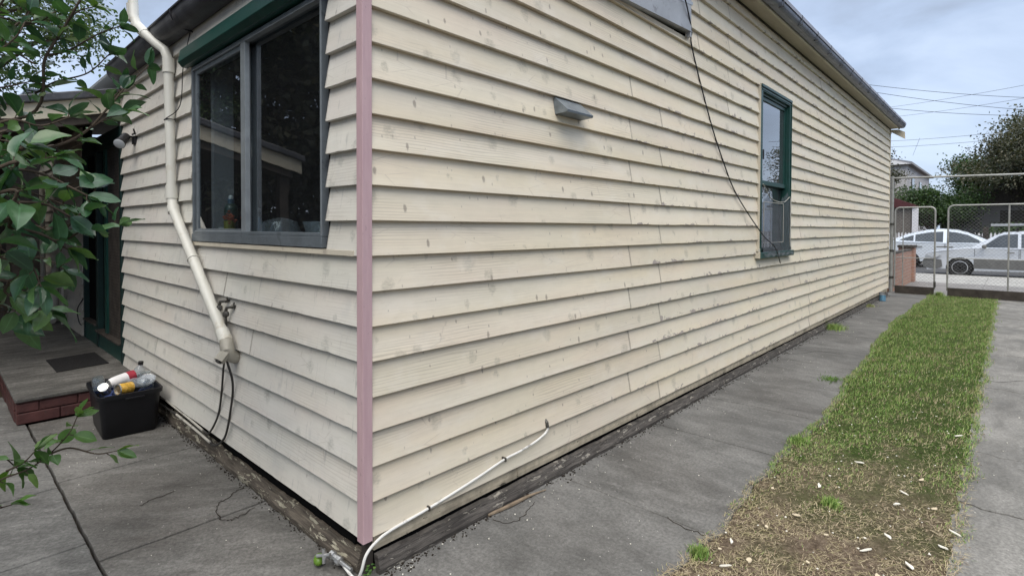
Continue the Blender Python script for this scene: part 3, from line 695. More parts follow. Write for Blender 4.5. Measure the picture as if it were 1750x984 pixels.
# ---- wide sliding window in the rear wall
win = MB(); X0 = -.034
def frame_y(mb, y0, y1, z0, z1, wdt, xa, xb):
    mb.box((xa, y0, z0), (xb, y0+wdt, z1)); mb.box((xa, y1-wdt, z0), (xb, y1, z1)); mb.box((xa, y0+wdt, z0), (xb, y1-wdt, z0+wdt)); mb.box((xa, y0+wdt, z1-wdt), (xb, y1-wdt, z1))
def frame_x(mb, x0, x1, z0, z1, wdt, ya, yb):
    mb.box((x0, ya, z0), (x0+wdt, yb, z1)); mb.box((x1-wdt, ya, z0), (x1, yb, z1)); mb.box((x0+wdt, ya, z0), (x1-wdt, yb, z0+wdt)); mb.box((x0+wdt, ya, z1-wdt), (x1-wdt, yb, z1))
mb = MB(); frame_y(mb, .300, 2.012, 1.395, 2.475, .017, -.030, .075); mb.box((-.034, .300, 1.345), (.075, 2.012, 1.394))
wf = mb.build('window', 'alu_grey', house, bevel=.002); wf['label'] = 'wide grey aluminium sliding window with dark glass'; sub(wf)
mb = MB(); frame_y(mb, 1.165, 1.975, 1.398, 2.45, .028, -.018, .004); mb.build('sash', 'alu_grey', wf, bevel=.0015)
mb = MB(); mb.box((-.026, 1.150, 1.396), (.0, 1.212, 2.452)); mb.box((-.0255, 1.2125, 1.396), (-.008, 1.985, 1.414)); mb.build('mullion', 'alu_light', wf, bevel=.0015)
mb = MB(); mb.box((-.028, .312, 2.452), (.0, 2.0, 2.468)); mb.box((-.030, .3005, 1.40), (-.0305, .312, 2.45)); mb.build('track', 'alu_light', wf)
mb = MB(); mb.box((.018, .318, 1.400), (.022, 1.18, 2.452)); mb.build('pane', 'pane_glass', wf)
mb = MB(); mb.box((-.010, 1.19, 1.424), (-.006, 1.95, 2.425)); mb.build('pane', 'pane_glass', wf)
mb = MB(); mb.box((.076, .30, 1.35), (.20, 2.01, 1.385)); mb.build('inner_sill', 'grey_wall', wf)
mb = MB(); mb.box((.076, 1.93, 1.38), (.20, 2.01, 2.48)); mb.box((.03, 1.20, 1.40), (.06, 1.255, 2.45)); mb.build('inner_jamb', 'grey_wall', wf)
mb = MB(); mb.prism([(-.004, 2.487), (-.060, 2.487), (-.085, 2.515), (-.070, 2.60), (-.004, 2.60)], lambda a, b: (a, .12, b), lambda a, b: (a, 2.095, b)); mb.build('window_hood', 'green_paint', house, bevel=.003)['label'] = 'dark green board over the wide window'
mb = MB(); mb.box((-.030, .04, 1.318), (-.002, 2.03, 1.340)); mb.build('window_sill', 'cream_trim', house)
# ---- double hung window in the long wall
mb = MB(); F0 = -.046
x0, x1 = 4.630, 5.672; z0, z1 = 1.19, 2.925; aw = .055
mb.box((x0, F0, z0), (x0+aw, .02, z1)); mb.box((x1-aw, F0, z0), (x1, .02, z1)); mb.box((x0+aw, F0, z1-aw*1.1), (x1-aw, .02, z1))
mb.box((x0-.004, F0-.012, z1-.022), (x1+.004, F0, z1+.006)); mb.box((x1-.014, F0-.010, z0), (x1-.0, F0, z1-.024)); mb.box((x0+.02, F0-.006, z1-.05), (x1-.02, F0, z1-.036))
mb.box((x0+aw, -.02, z0), (x0+aw+.012, .11, z1)); mb.box((x1-aw-.012, -.02, z0), (x1-aw, .11, z1)); mb.box((x0+aw, -.02, z1-aw-.03), (x1-aw, .11, z1-aw))
w3 = mb.build('window', 'green_paint', house, bevel=.002); w3['label'] = 'narrow green double-hung window with torn plastic over its lower half'; sub(w3)
mb = MB(); mb.box((x0-.004, F0+.002, z0-.05), (x0-.0005, .0, z1+.01)); mb.build('side_strip', 'cream_trim', w3)
mb = MB(); mb.box((4.575, -.075, 1.128), (5.735, .02, 1.188)); mb.build('sill', 'green_paint', w3, bevel=.004)
mb = MB(); mb.box((4.571, -.070, 1.13), (4.574, .0, 1.2)); mb.box((4.571, -.05, 1.19), (4.628, .0, 1.23)); mb.build('sill_end', 'cream_trim', w3)
mb = MB(); xi0, xi1 = x0+aw+.012, x1-aw-.012
frame_x(mb, xi0, xi1, 1.905, 2.838, .038, -.004, .03); mb.box((xi0, -.012, 1.905), (xi1, -.0045, 1.95)); mb.build('upper_sash', 'green_paint', w3, bevel=.002)
mb = MB(); frame_x(mb, xi0, xi1, 1.19, 1.93, .038, .034, .06); mb.build('lower_sash', 'green_dark', w3, bevel=.002)
mb = MB(); mb.box((xi0+.038, .010, 1.943), (xi1-.038, .014, 2.80)); mb.build('pane', 'street_pane', w3)
mb = MB(); mb.box((xi0+.038, .046, 1.228), (xi1-.038, .050, 1.892)); mb.build('pane', 'street_pane', w3)
mb = MB(); mb.box((xi0+.02, .09, 1.2), (xi1-.12, .095, 1.93)); mb.build('curtain', 'curtain_cloth', w3)
mb = MB(); n = 40; m_ = 24                                # torn plastic film
for i in range(n+1):
    t = i/n; x = x0+.03+(x1-x0-.03)*t
    top = 1.90-.16*math.sin(math.pi*min(1, t*1.15))**.8+.02*ripple(t*9) if t < .9 else 1.80
    for j in range(m_+1):
        s_ = j/m_; z = 1.15+.02*ripple(t*12, 2)+(top-1.17)*s_
        y = -.055-.005*math.sin(t*5+s_*2)-.018*(1-s_)**3-.0015*ripple(s_*9, t*4)
        if j == 0: y -= .02
        mb.v.append((x, y, z))
for i in range(n):
    for j in range(m_): a_ = i*(m_+1)+j; mb.f.append((a_, a_+m_+1, a_+m_+2, a_+1))
mb.build('plastic_sheet', 'plastic_film', w3, smooth=True)
mb = MB()
mb.tube(spline([(x0+.04, -.06, 1.90), (x0+.3, -.064, 1.76), (x0+.7, -.066, 1.735), (x1-.1, -.064, 1.80), (x1-.03, -.06, 1.79)], 8), .0045, 6); mb.tube(spline([(x1-.045, -.062, 1.79), (x1-.048, -.064, 1.5), (x1-.05, -.062, 1.27), (x1-.0, -.062, 1.20)], 8), .005, 6)
frame_x(mb, x0+.06, 5.36, 1.285, 1.72, .006, -.064, -.060)
mb.build('plastic_fold', 'pvc_dirty2', w3, smooth=True)
mb = MB(); mb.box((x0+aw+.0, -.056, 2.16), (x0+aw+.02, -.047, 2.26)); mb.build('latch', 'fitting_black', w3)
# ---- exhaust vent cowl
mb = MB(); mb.prism([(-.012, 2.178), (-.02, 2.185), (-.115, 2.103), (-.112, 2.090), (-.014, 2.085)], lambda a, b: (1.222+.0, a, b), lambda a, b: (1.475, a, b))
ob = mb.build('exhaust_vent', 'galv', house, bevel=.001); ob['label'] = 'small galvanised exhaust vent hood on the long wall'
# ---- white drain pipe
mb = MB()
pp = [(-.2, 2.70, 5.2), (-.2, 2.68, 3.12), (-.2, 2.655, 2.93), (-.188, 2.60, 2.84), (-.12, 2.46, 2.72), (-.082, 2.385, 2.66), (-.068, 2.365, 2.60), (-.066, 2.36, 2.50), (-.066, 2.315, 1.66), (-.066, 2.305, 1.615), (-.068, 2.27, 1.555), (-.078, 1.30, .79)]
mb.tube(pp, .031, 20); dp = mb.build('drain_pipe', 'pvc', house, smooth=True); dp['label'] = 'white plastic drain pipe slanting across the rear wall'; sub(dp)
mb = MB()
def collar(p, q, r=.0365):
    mb.tube([p, q], r, 20)
collar((-.2, 2.685, 3.02), (-.2, 2.674, 2.90)); collar((-.193, 2.63, 2.868), (-.158, 2.545, 2.79)); collar((-.066, 2.363, 2.60), (-.066, 2.357, 2.50)); collar((-.066, 2.320, 1.72), (-.066, 2.31, 1.63)); collar((-.067, 2.285, 1.58), (-.068, 2.258, 1.535), .0375)
p_, q_ = Vector(pp[-2]), Vector(pp[-1])
collar(p_+(q_-p_)*.42, p_+(q_-p_)*.425, .036); collar(p_+(q_-p_)*.93, q_, .037); mb.build('pipe_collar', 'pvc', dp, smooth=True)
mb = MB(); mb.tube([(-.078, 1.30, .80), (-.082, 1.275, .755), (-.07, 1.285, .715), (-.02, 1.31, .69)], .036, 16); mb.tube([(-.082, 1.275, .745), (-.13, 1.262, .695)], .030, 6); mb.build('pipe_tee', 'pvc_dirty', dp, smooth=True)
mb = MB(); mb.tube([(-.128, 1.262, .697), (-.135, 1.260, .690)], .017, 12); mb.build('pipe_opening', 'cap_black', dp)
mb = MB(); 
for f_ in (.2, .27): c = p_+(q_-p_)*f_; mb.box(c+Vector((-.035, -.035, -.012)), c+Vector((-.02, -.022, .02)))
mb = MB(); mb.tube([(-.066+.034*math.cos(t_/6*math.pi*2), 2.335+.035*math.sin(t_/6*math.pi*2), 2.17+.008*t_/6) for t_ in range(7)], .003, 5); mb.build('pipe_wire', 'fitting_black', dp)
# ---- cut water pipes with elbows
for y, zt, zb_ in ((1.475, .975, .70), (1.375, .950, .66)):
    mb = MB(); mb.tube([(-.052, y, zt-.02), (-.050, y+.01, (zt+zb_)/2), (-.030, y+.014, zb_)], .008, 8); mb.lathe([(.012, 0), (.017, .004), (.017, .022), (.012, .03)], (-.052, y, zt-.03), (0, 0, 1), 6)
    mb.tube([(-.052, y, zt), (-.050, y-.006, zt+.022), (-.03, y-.035, zt+.028), (-.004, y-.045, zt+.03)], .009, 8); mb.lathe([(.014, 0), (.014, .016)], (-.034, y-.032, zt+.028), (.8, -.3, .1), 6); mb.tube([(-.028, y-.05, zt+.02), (-.026, y-.052, zt+.055)], .004, 6)
    mb.build('water_pipe', 'brass_dull', house, smooth=True)
# hoses looping below
mb = MB(); mb.tube(spline([(-.07, 1.33, .72), (-.045, 1.44, .60), (-.035, 1.50, .45), (-.035, 1.56, .30), (-.05, 1.66, .175), (-.04, 1.80, .145), (-.03, 2.4, .16), (-.03, 2.75, .15)], 8), .006, 8)
mb.tube(spline([(-.08, 1.30, .70), (-.045, 1.30, .55), (-.035, 1.36, .38), (-.04, 1.44, .20), (-.06, 1.56, .125), (-.05, 1.72, .128), (-.045, 2.2, .13), (-.05, 2.7, .12)], 8), .0065, 8)
mb.build('water_hose', 'hose_dark', house, smooth=True)
mb = MB(); mb.tube(spline([(-.045, 1.80, .150), (-.036, 2.1, .152), (-.034, 2.6, .16)], 8), .0068, 8); mb.tube(spline([(-.062, 1.62, .128), (-.055, 1.9, .130), (-.052, 2.3, .135)], 8), .0072, 8); mb.build('water_hose', 'pvc_dirty2', house, smooth=True)
# ---- white conduit on the long wall, round the corner to a brass tap
mb = MB(); cp = [(1.150, -.012, .352), (1.152, -.034, .330), (1.145, -.036, .29), (1.06, -.036, .262), (.92, -.036, .245), (.80, -.034, .238), (.62, -.036, .212), (.45, -.036, .19), (.28, -.036, .172), (.10, -.036, .158), (.02, -.045, .145), (-.03, -.05, .115), (-.05, -.048, .06), (-.055, -.03, .025), (-.06, .0, .016), (-.058, .05, .024), (-.055, .10, .034)]
mb.tube(spline(cp, 6), .0062, 8); cd = mb.build('conduit', 'conduit_white', house, smooth=True); cd['label'] = 'white conduit curving down the long wall to the corner'; sub(cd)
mb = MB(); mb.tube([(1.150, -.006, .358), (1.152, -.030, .335), (1.151, -.036, .31)], .0105, 8)
for x, z in ((.80, .238), (.30, .174)): mb.box((x-.004, -.045, z-.010), (x+.004, -.018, z+.010))
mb.build('conduit_clip', 'brass_dull', cd)
mb = MB(); A_ = Vector((-.056, .10, .034)); D_ = Vector((-.1, 1, .12)).normalized()
mb.tube([A_-D_*.07, A_+D_*.02], .0095, 10); mb.lathe([(.012, 0), (.018, .004), (.018, .026), (.013, .03), (.013, .045), (.019, .05), (.019, .07), (.012, .075)], A_, D_, 8)
mb.tube([A_+D_*.06, A_+D_*.06+Vector((-.04, -.01, .02))], .010, 10); mb.tube([A_+D_*.06+Vector((-.03, -.035, .03)), A_+D_*.06+Vector((-.055, .03, .01))], .007, 8); mb.tube([A_+D_*.06+Vector((-.04, 0, .045)), A_+D_*.06+Vector((-.045, -.01, -.01))], .007, 8)
mb.build('garden_tap', 'tap_metal', cd, smooth=True)
# ---- black cable on long wall
mb = MB(); mb.tube(spline([(2.70, -.07, 3.30), (2.80, -.075, 3.17), (2.95, -.05, 3.02), (3.00, -.034, 2.89), (3.36, -.032, 2.387), (3.66, -.034, 2.05), (4.0, -.034, 1.76), (4.60, -.075, 1.385), (4.95, -.10, 1.235), (5.24, -.07, 1.055)], 8), .0055, 6)
mb.build('wall_cable', 'cable_black', house, smooth=True)['label'] = 'thin black cable sagging from the flashing to the green window'
# ---- flood light
mb = MB(); mb.box((-.03, 3.44, 2.13), (-.005, 3.52, 2.22)); mb.tube([(-.02, 3.47, 2.18), (-.07, 3.45, 2.19), (-.09, 3.43, 2.17)], .008, 8); mb.tube([(-.03, 3.40, 2.20), (-.05, 3.37, 2.24)], .006, 6)
fo = mb.build('flood_light', 'fitting_black', house); fo['label'] = 'black spotlight with pale lens beside the porch door'; sub(fo)
d_ = Vector((-.42, -.55, -.52)).normalized(); p_ = Vector((-.085, 3.45, 2.185))
mb = MB(); mb.lathe([(.02, -.01), (.032, .0), (.034, .08), (.044, .13)], p_, d_, 18); mb.build('lamp_shell', 'fitting_black', fo, smooth=True)
mb = MB(); mb.lathe([(.042, .125), (.040, .135), (.026, .142), (.0, .145)], p_, d_, 18); mb.build('lamp_lens', 'lamp_lens', fo, smooth=True)
# ---- thin wires near the gutter
mb = MB(); mb.tube(spline([(-.02, 2.06, 2.72), (-.045, 2.12, 2.5), (-.04, 2.21, 2.26), (-.1, 2.34, 2.17)], 6), .003, 6); mb.build('loose_wire', 'fitting_black', house)
# ---- porch doorway
mb = MB(); mb.box((-.028, 3.925, .15), (.06, 3.985, 2.35)); mb.box((-.02, 4.98, .15), (.06, 5.06, 2.35)); mb.box((-.015, 5.70, .19), (.06, 5.755, 2.35)); mb.box((-.02, 3.985, 2.2), (.06, 5.70, 2.35))
dr = mb.build('door', 'green_dark', house, bevel=.003); dr['label'] = 'dark green security screen door under the porch'; sub(dr)
mb = MB(); mb.box((-.012, 3.986, .175), (.03, 4.979, .36)); mb.box((-.006, 5.061, .19), (.03, 5.69, .40)); mb.box((-.01, 4.62, .36), (.02, 4.72, 2.2)); mb.build('door_panel', 'green_paint', dr)
mb = MB(); mb.box((-.05, 3.986, .362), (.03, 4.979, .378)); mb.box((-.035, 5.061, .402), (.03, 5.69, .416)); mb.build('door_rail', 'timber_dark', dr)
mb = MB()
for k in range(26): y = 4.0+k*.024; mb.box((.004, y, .38), (.007, y+.004, 2.2))
for k in range(60): z = .39+k*.03; mb.box((.0075, 3.99, z), (.0105, 4.62, z+.004))
mb.build('door_mesh', 'timber_dark', dr)
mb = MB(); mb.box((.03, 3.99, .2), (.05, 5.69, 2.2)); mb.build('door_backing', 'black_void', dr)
mb = MB(); mb.tube(spline([(-.01, 5.8, .62), (-.06, 5.82, .5), (-.05, 5.8, .36), (-.03, 5.78, .32)], 6), .006, 6); mb.build('wall_cable', 'cable_black', house)
# ---- pipes at the back of porch
mb = MB()
mb.tube([(-.10, 7.1, .22), (-.10, 7.1, .80), (-.06, 7.3, .86), (-.02, 7.5, .88)], .045, 12); mb.tube([(-.06, 6.75, .22), (-.06, 6.75, .84), (-.02, 6.80, .86)], .022, 10); mb.tube([(-.12, 7.9, .22), (-.12, 7.9, 2.2)], .03, 12); mb.tube([(-.14, 7.0, .24), (-.3, 8.2, .40), (-.32, 8.5, .5)], .045, 12)
mb.build('waste_pipe', 'pvc_dirty', house, smooth=True)['label'] = 'dull waste pipes on the porch wall'
# ---- porch roof: barge, gutter edge, beam, roof
mb = MB(); sl_ = (2.545-2.10)/1.42
def zb(x): return 2.585+.272*x
mb.prism([(.0, zb(0)+.02), (-1.6, zb(-1.6)+.02), (-1.6, zb(-1.6)-.115), (.0, zb(0)-.115)], lambda a, b: (a, 3.90, b), lambda a, b: (a, 3.925, b)); mb.build('porch_barge', 'fascia_cream', house)['label'] = 'cream barge board of the porch roof'
mb = MB(); mb.prism([(.0, zb(0)+.09), (-1.63, zb(-1.63)+.09), (-1.63, zb(-1.63)+.022), (.0, zb(0)+.022)], lambda a, b: (a, 3.86, b), lambda a, b: (a, 3.95, b)); mb.build('porch_capping', 'gutter_metal', house, bevel=.01)
mb = MB(); mb.prism([(.0, zb(0)-.12), (-1.5, zb(-1.5)-.12), (-1.5, zb(-1.5)-.19), (.0, zb(0)-.19)], lambda a, b: (a, 3.93, b), lambda a, b: (a, 4.0, b)); mb.prism([(.0, zb(0)-.12), (-1.5, zb(-1.5)-.12), (-1.5, zb(-1.5)-.19), (.0, zb(0)-.19)], lambda a, b: (a, 7.4, b), lambda a, b: (a, 7.5, b)); mb.build('porch_beam', 'timber_dark', house)
mb = MB(); mb.prism([(.0, zb(0)+.085), (-1.6, zb(-1.6)+.085), (-1.6, zb(-1.6)+.06), (.0, zb(0)+.06)], lambda a, b: (a, 3.951, b), lambda a, b: (a, 7.6, b))
mb.build('porch_roof', 'iron_roof', house)
mb = MB(); mb.prism([(.0, zb(0)-.02), (-1.58, zb(-1.58)-.02), (-1.58, zb(-1.58)-.03), (.0, zb(0)-.03)], lambda a, b: (a, 3.951, b), lambda a, b: (a, 7.6, b)); mb.build('porch_ceiling', 'timber_dark', house)
mb = MB(); mb.box((-1.5, 4.0, -.02), (-1.41, 4.09, zb(-1.45)-.12)); mb.box((-1.5, 7.4, -.02), (-1.41, 7.49, zb(-1.45)-.12)); mb.box((-.62, 7.36, .19), (-.53, 7.45, zb(-.6)-.12)); mb.build('porch_post', 'timber_dark', house)

# ================================================================== PORCH STEP, MAT
step_ = thing('porch_step', 'concrete porch step edged with dark red painted bricks', 'step', (-.4, 3.3, 0))
mb = MB(); n = 20
mb.box((-.80, 3.285, .165), (-.005, 8.9, .192)); mb.build('step_top', 'concrete_deck', step_, bevel=.006)
mb = MB()
def course(z0, z1, first, L=.225):
    x = -.795; w_ = first
    while x < -.02:
        e_ = min(x+w_, -.006); mb.box((x+.004, 3.30+random.uniform(-.004, .004), z0), (e_-.004, 3.38, z1)); x = e_+.0; w_ = L
    y = 3.39
    while y < 8.8: mb.box((-.795+random.uniform(-.003, .003), y, z0), (-.72, y+.21, z1)); y += .222
course(.088, .150, .13); course(.004, .080, .25); mb.box((-.793, 3.298, .154), (-.008, 3.36, .1645)); mb.box((-.78, 3.312, 0), (-.01, 8.8, .1645))
mb.build('brick_edge', 'brick_painted', step_, bevel=.006, seg=3)
mb = MB(); mb.prism([(-.475, 4.02), (-.1, 4.08), (-.10, 4.69), (-.475, 4.62)], lambda a, b: (a, b, .193), lambda a, b: (a, b, .201)); mb2 = MB()
o_ = mb.build('door_mat', 'mat_rubber', None, bevel=.002); tag(o_, 'thin black rubber mat lying in front of the porch door', 'door mat')

# ================================================================== RECYCLING TUB
TX, TY = -.262, 2.74
tub = thing('recycling_tub', 'black plastic tub full of bottles and cans beside the brick step', 'tub', (TX, TY, 0))
def rrect(hx, hy, r, n=5):
    out = []
    for cx, cy, a0 in ((hx-r, hy-r, 0), (-hx+r, hy-r, 90), (-hx+r, -hy+r, 180), (hx-r, -hy+r, 270)):
        for k in range(n+1): an = R(a0+90*k/n); out.append((cx+r*math.cos(an), cy+r*math.sin(an)))
    return out
mb = MB(); rings = []
prof = [(.150, .225, .0, .03), (.155, .23, .006, .035), (.178, .262, .27, .04), (.190, .275, .272, .045), (.192, .277, .300, .045), (.180, .265, .302, .04), (.174, .258, .29, .04), (.150, .225, .012, .03)]
n_ = None; rt_ = Matrix.Rotation(R(-3), 2)
for hx, hy, z, r_ in prof:
    pts = rrect(hx, hy, r_); n_ = len(pts); rings.append(len(mb.v))
    for p in pts: q = rt_@Vector(p); mb.v.append((TX+q.x, TY+q.y, z))
for a_, b_ in zip(rings[:-1], rings[1:]):
    for k in range(n_): mb.f.append((a_+k, a_+(k+1) % n_, b_+(k+1) % n_, b_+k))
mb.f.append(tuple(rings[0]+k for k in range(n_-1, -1, -1))); mb.f.append(tuple(rings[-1]+k for k in range(n_)))
mb.build('tub_body', 'tub_plastic', tub, smooth=True)
mb = MB(); mb.box((TX-.05, TY-.288, .262), (TX+.06, TY-.268, .272)); mb.build('tub_handle', 'tub_plastic', tub, bevel=.003)
def item(name, label, cat, base, ax, parts, group='bottles and cans in the black tub'):
    """parts: (name, material, profile)"""
    t = thing(name, label, cat, base, group)
    for nm, mt, pr in parts:
        m = MB(); m.lathe(pr, base, ax, 24, cap=True); m.build(nm, mt, t, smooth=True)
    return t
Z = .30
item('glass_jar', 'clear glass jar standing at the far left corner of the black tub', 'jar', (TX-.135, TY+.05, Z-.02), (-.1, .05, 1), [('jar_glass', 'clear_glass', [(.034, 0), (.038, .006), (.038, .075), (.032, .085), (.032, .095), (.029, .095), (.029, .085), (.035, .074), (.035, .008)])])
item('food_can', 'open can with a gold and orange label lying at the front of the black tub', 'can', (TX+.01, TY-.165, Z+.015), (-.93, -.35, .05), [('can_label', 'can_gold', [(.036, 0), (.037, .003), (.037, .088)]), ('can_rim', 'can_steel', [(.038, .088), (.0385, .092), (.0385, .096), (.033, .096), (.032, .05), (.0, .05)])])
item('drink_bottle', 'bottle with white label and dark red base lying across the black tub', 'bottle', (TX+.05, TY+.04, Z+.045), (-.95, -.28, -.16), [('bottle_base', 'label_red', [(.02, -.03), (.036, -.022), (.038, .0), (.038, .03)]), ('bottle_label', 'label_white', [(.0385, .03), (.0385, .098)]), ('bottle_shoulder', 'label_white', [(.038, .098), (.037, .12), (.030, .145)]), ('bottle_mouth', 'can_steel', [(.030, .145), (.031, .150), (.026, .15), (.02, .12)])])
item('clear_bottle', 'clear plastic bottle with a black cap leaning at the back of the black tub', 'bottle', (TX+.11, TY+.12, Z-.03), (.12, -.1, 1), [('bottle_body', 'clear_plastic', [(.02, 0), (.040, .008), (.041, .07), (.036, .1), (.018, .125), (.014, .14)]), ('bottle_cap', 'cap_black', [(.017, .135), (.017, .158), (.015, .16)])])
item('soda_bottle', 'clear soda bottle lying with its ribbed base outward in the black tub', 'bottle', (TX+.02, TY+.02, Z+.005), (.55, -.82, .05), [('bottle_body', 'clear_plastic', [(.012, 0), (.03, .04), (.036, .06), (.036, .155), (.034, .165), (.026, .172)]), ('bottle_base', 'jelly_plastic', [(.033, .168), (.022, .178), (.010, .172), (.0, .170)])])
item('plastic_tub', 'round clear food container lying on its side at the right of the black tub', 'container', (TX+.13, TY-.06, Z-.02), (-.22, -.42, .88), [('container_wall', 'clear_plastic', [(.045, -.02), (.054, .05)]), ('container_lid', 'clear_plastic', [(.059, .05), (.060, .056), (.058, .060), (.050, .056), (.042, .056), (.040, .060), (.0, .060)])])
item('drink_can', 'crushed silver drink can tucked at the left end of the black tub', 'can', (TX-.12, TY-.09, Z-.01), (-.3, -.6, .55), [('can_body', 'can_steel', [(.02, 0), (.031, .006), (.028, .03), (.032, .06), (.030, .085)]), ('can_top', 'jelly_plastic', [(.028, .086), (.026, .092), (.024, .086), (.0, .086)])])
item('glass_bottle', 'small brown-tinted glass bottle lying behind the round container in the black tub', 'bottle', (TX+.06, TY+.14, Z+.0), (.85, -.2, .25), [('bottle_body', 'clear_glass', [(.012, 0), (.028, .01), (.03, .08), (.014, .11), (.012, .14)])])
mb = MB()
for k in range(14):
    c = Vector((TX+random.uniform(-.12, .13), TY+random.uniform(-.19, .18), Z-.035+random.uniform(-.01, .01)))
    mb.box(c-Vector((.035, .03, .012)), c+Vector((.035, .03, .012)), Euler((random.uniform(-.6, .6), random.uniform(-.6, .6), random.uniform(0, 3))).to_matrix())
mb.build('packaging_scraps', 'paper_blue', None); tag(bpy.data.objects['packaging_scraps'], 'crumpled dark blue packaging filling the gaps inside the black tub', 'packaging', None, 'stuff')

# ================================================================== THINGS ON THE INNER WINDOW SILL
SZ = 1.386; gp = 'things on the sill behind the wide window'
item('soap_bottle', 'dark green detergent bottle with a white cap behind the left window pane', 'bottle', (.13, 1.79, SZ), (0, 0, 1), [('bottle_body', 'soap_green', [(.038, 0), (.042, .01), (.042, .16), (.035, .19), (.018, .205)]), ('bottle_neck', 'blue_plastic', [(.020, .200), (.020, .232)]), ('bottle_cap', 'cap_white', [(.012, .232), (.014, .246), (.010, .256), (.0, .258)])], gp)
item('plant_pot', 'tiny white cup at the left end of the inner window sill', 'pot', (.12, 1.905, SZ), (0, 0, 1), [('pot_wall', 'ceramic_white', [(.022, 0), (.026, .05), (.023, .05), (.02, .04)])], gp)
pt = item('flower_pot', 'yellow-green pot holding faded orange flowers in front of the detergent bottle', 'pot', (.085, 1.69, SZ), (0, 0, 1), [('pot_wall', 'pot_yellow', [(.03, 0), (.034, .09), (.03, .09), (.028, .08)])], gp)
mb = MB()
for k in range(34):
    c = Vector((.085+random.gauss(0, .022), 1.68+random.gauss(0, .04), SZ+.10+random.gauss(0, .018))); mb.lathe([(.0, -.007), (.008, -.002), (.006, .005), (.0, .007)], c, (random.random()-.5, random.random()-.5, 1), 6)
mb.build('flowers', 'flower_red', pt)
item('blue_bottle', 'pale blue bottle half hidden by the window mullion', 'bottle', (.13, 1.36, SZ), (0, 0, 1), [('bottle_body', 'blue_plastic', [(.03, 0), (.034, .06), (.02, .09), (.012, .11)])], gp)
item('glass_bowl', 'upturned cloudy glass bowl on the inner sill behind the right pane', 'bowl', (.14, 1.09, SZ), (0, 0, 1), [('bowl_glass', 'clear_plastic', [(.115, 0), (.112, .03), (.09, .08), (.04, .10), (.0, .105)])], gp)
item('wire_basket', 'small striped glass dish at the right end of the inner sill', 'dish', (.12, .62, SZ), (0, 0, 1), [('dish_wall', 'clear_plastic', [(.05, 0), (.075, .08), (.07, .08), (.045, .01)])], gp)
t = thing('kitchen_tap', 'shiny curved kitchen tap behind the right window pane', 'tap', (.30, 1.85, 1.36), gp)
mb = MB(); mb.tube(spline([(.30, 1.85, 1.36), (.30, 1.85, 1.60), (.28, 1.83, 1.66), (.25, 1.76, 1.66), (.24, 1.72, 1.60)], 6), .011, 10); mb.build('spout', 'tap_metal', t, smooth=True)
mb = MB(); mb.tube([(.30, 1.72, 1.42), (.26, 1.68, 1.53)], .008, 8); mb.lathe([(0, -.02), (.02, -.008), (.02, .01), (0, .02)], (.25, 1.67, 1.545), (0, 0, 1), 12); mb.build('tap_lever', 'tap_metal', t, smooth=True)

# ================================================================== GATES, POSTS, STREET SIDE WALLS
def rounded(y0, y1, z0, z1, r, x):
    pts = [(x, y0, z0), (x, y0, z1-r)]+[(x, y0+(r-r*math.cos(R(a_)))*(1 if y1 > y0 else -1), z1-r+r*math.sin(R(a_))) for a_ in range(15, 90, 15)]
    s_ = 1 if y1 > y0 else -1
    pts += [(x, y0+s_*r, z1), (x, y1-s_*r, z1)]+[(x, y1-s_*r+s_*r*math.sin(R(a_)), z1-r+r*math.cos(R(a_))) for a_ in range(15, 90, 15)]+[(x, y1, z1-r), (x, y1, z0)]
    return pts
def chain(mb, x, y0, y1, z0, z1, p=.05, t=.0026):
    W_, H_ = abs(y1-y0), z1-z0; ya = min(y0, y1)
    k = -H_
    while k < W_:
        for sgn in (1, -1):
            a0, b0 = (k, 0), (k+H_, H_)
            u0, u1 = max(0, k), min(W_, k+H_)
            if u1-u0 > .01:
                v0, v1 = u0-k, u1-k
                if sgn < 0: v0, v1 = H_-v0, H_-v1
                mb.bar((x+.002*sgn, ya+u0, z0+v0), (x+.002*sgn, ya+u1, z0+v1), t, t)
        k += p*1.414
gate = thing('side_gate', 'narrow chain-link gate with rounded steel frame between the house and the grass', 'gate', (13.62, -.4, 0))
mb = MB(); mb.tube(rounded(-.05, -.765, .12, 1.92, .09, 13.62), .017, 8, cap=True); mb.tube([(13.62, -.07, .80), (13.62, -.76, .80)], .008, 8); mb.tube([(13.62, -.20, .15), (13.62, -.20, 1.90)], .010, 8)
mb.build('gate_frame', 'galv_pipe', gate, smooth=True)
mb = MB(); chain(mb, 13.62, -.07, -.75, .16, 1.90); mb.build('chain_link', 'chain_wire', gate)
mb = MB(); mb.box((13.60, -.76, .0), (13.64, -.06, .17)); mb.build('bottom_board', 'timber_dark', gate)
mb = MB(); mb.tube([(13.60, -.79, 1.06), (13.60, -.97, 1.06)], .012, 6); mb.tube([(13.60, -.775, .18), (13.60, -.775, .30)], .02, 6); mb.build('gate_latch', 'brass_dull', gate)
dg = thing('driveway_gate', 'wide chain-link driveway gate with a timber board along its foot', 'gate', (13.62, -2.4, 0))
mb = MB(); mb.tube(rounded(-.985, -3.9, .12, 1.945, .10, 13.62), .017, 8); mb.tube([(13.62, -1.0, .82), (13.62, -3.88, .82)], .008, 8)
for y in (-1.945, -2.92): mb.tube([(13.62, y, .14), (13.62, y, 1.93)], .015, 8)
mb.build('gate_frame', 'galv_pipe', dg, smooth=True)
mb = MB(); chain(mb, 13.62, -1.0, -3.88, .16, 1.93); mb.build('chain_link', 'chain_wire', dg)
mb = MB(); mb.box((13.595, -3.9, .005), (13.645, -.99, .185)); mb.build('bottom_board', 'timber_dark', dg)
gp_ = thing('gate_post', 'grey steel gate post with overhead pipe standing at the house corner', 'post', (13.62, -.01, 0))
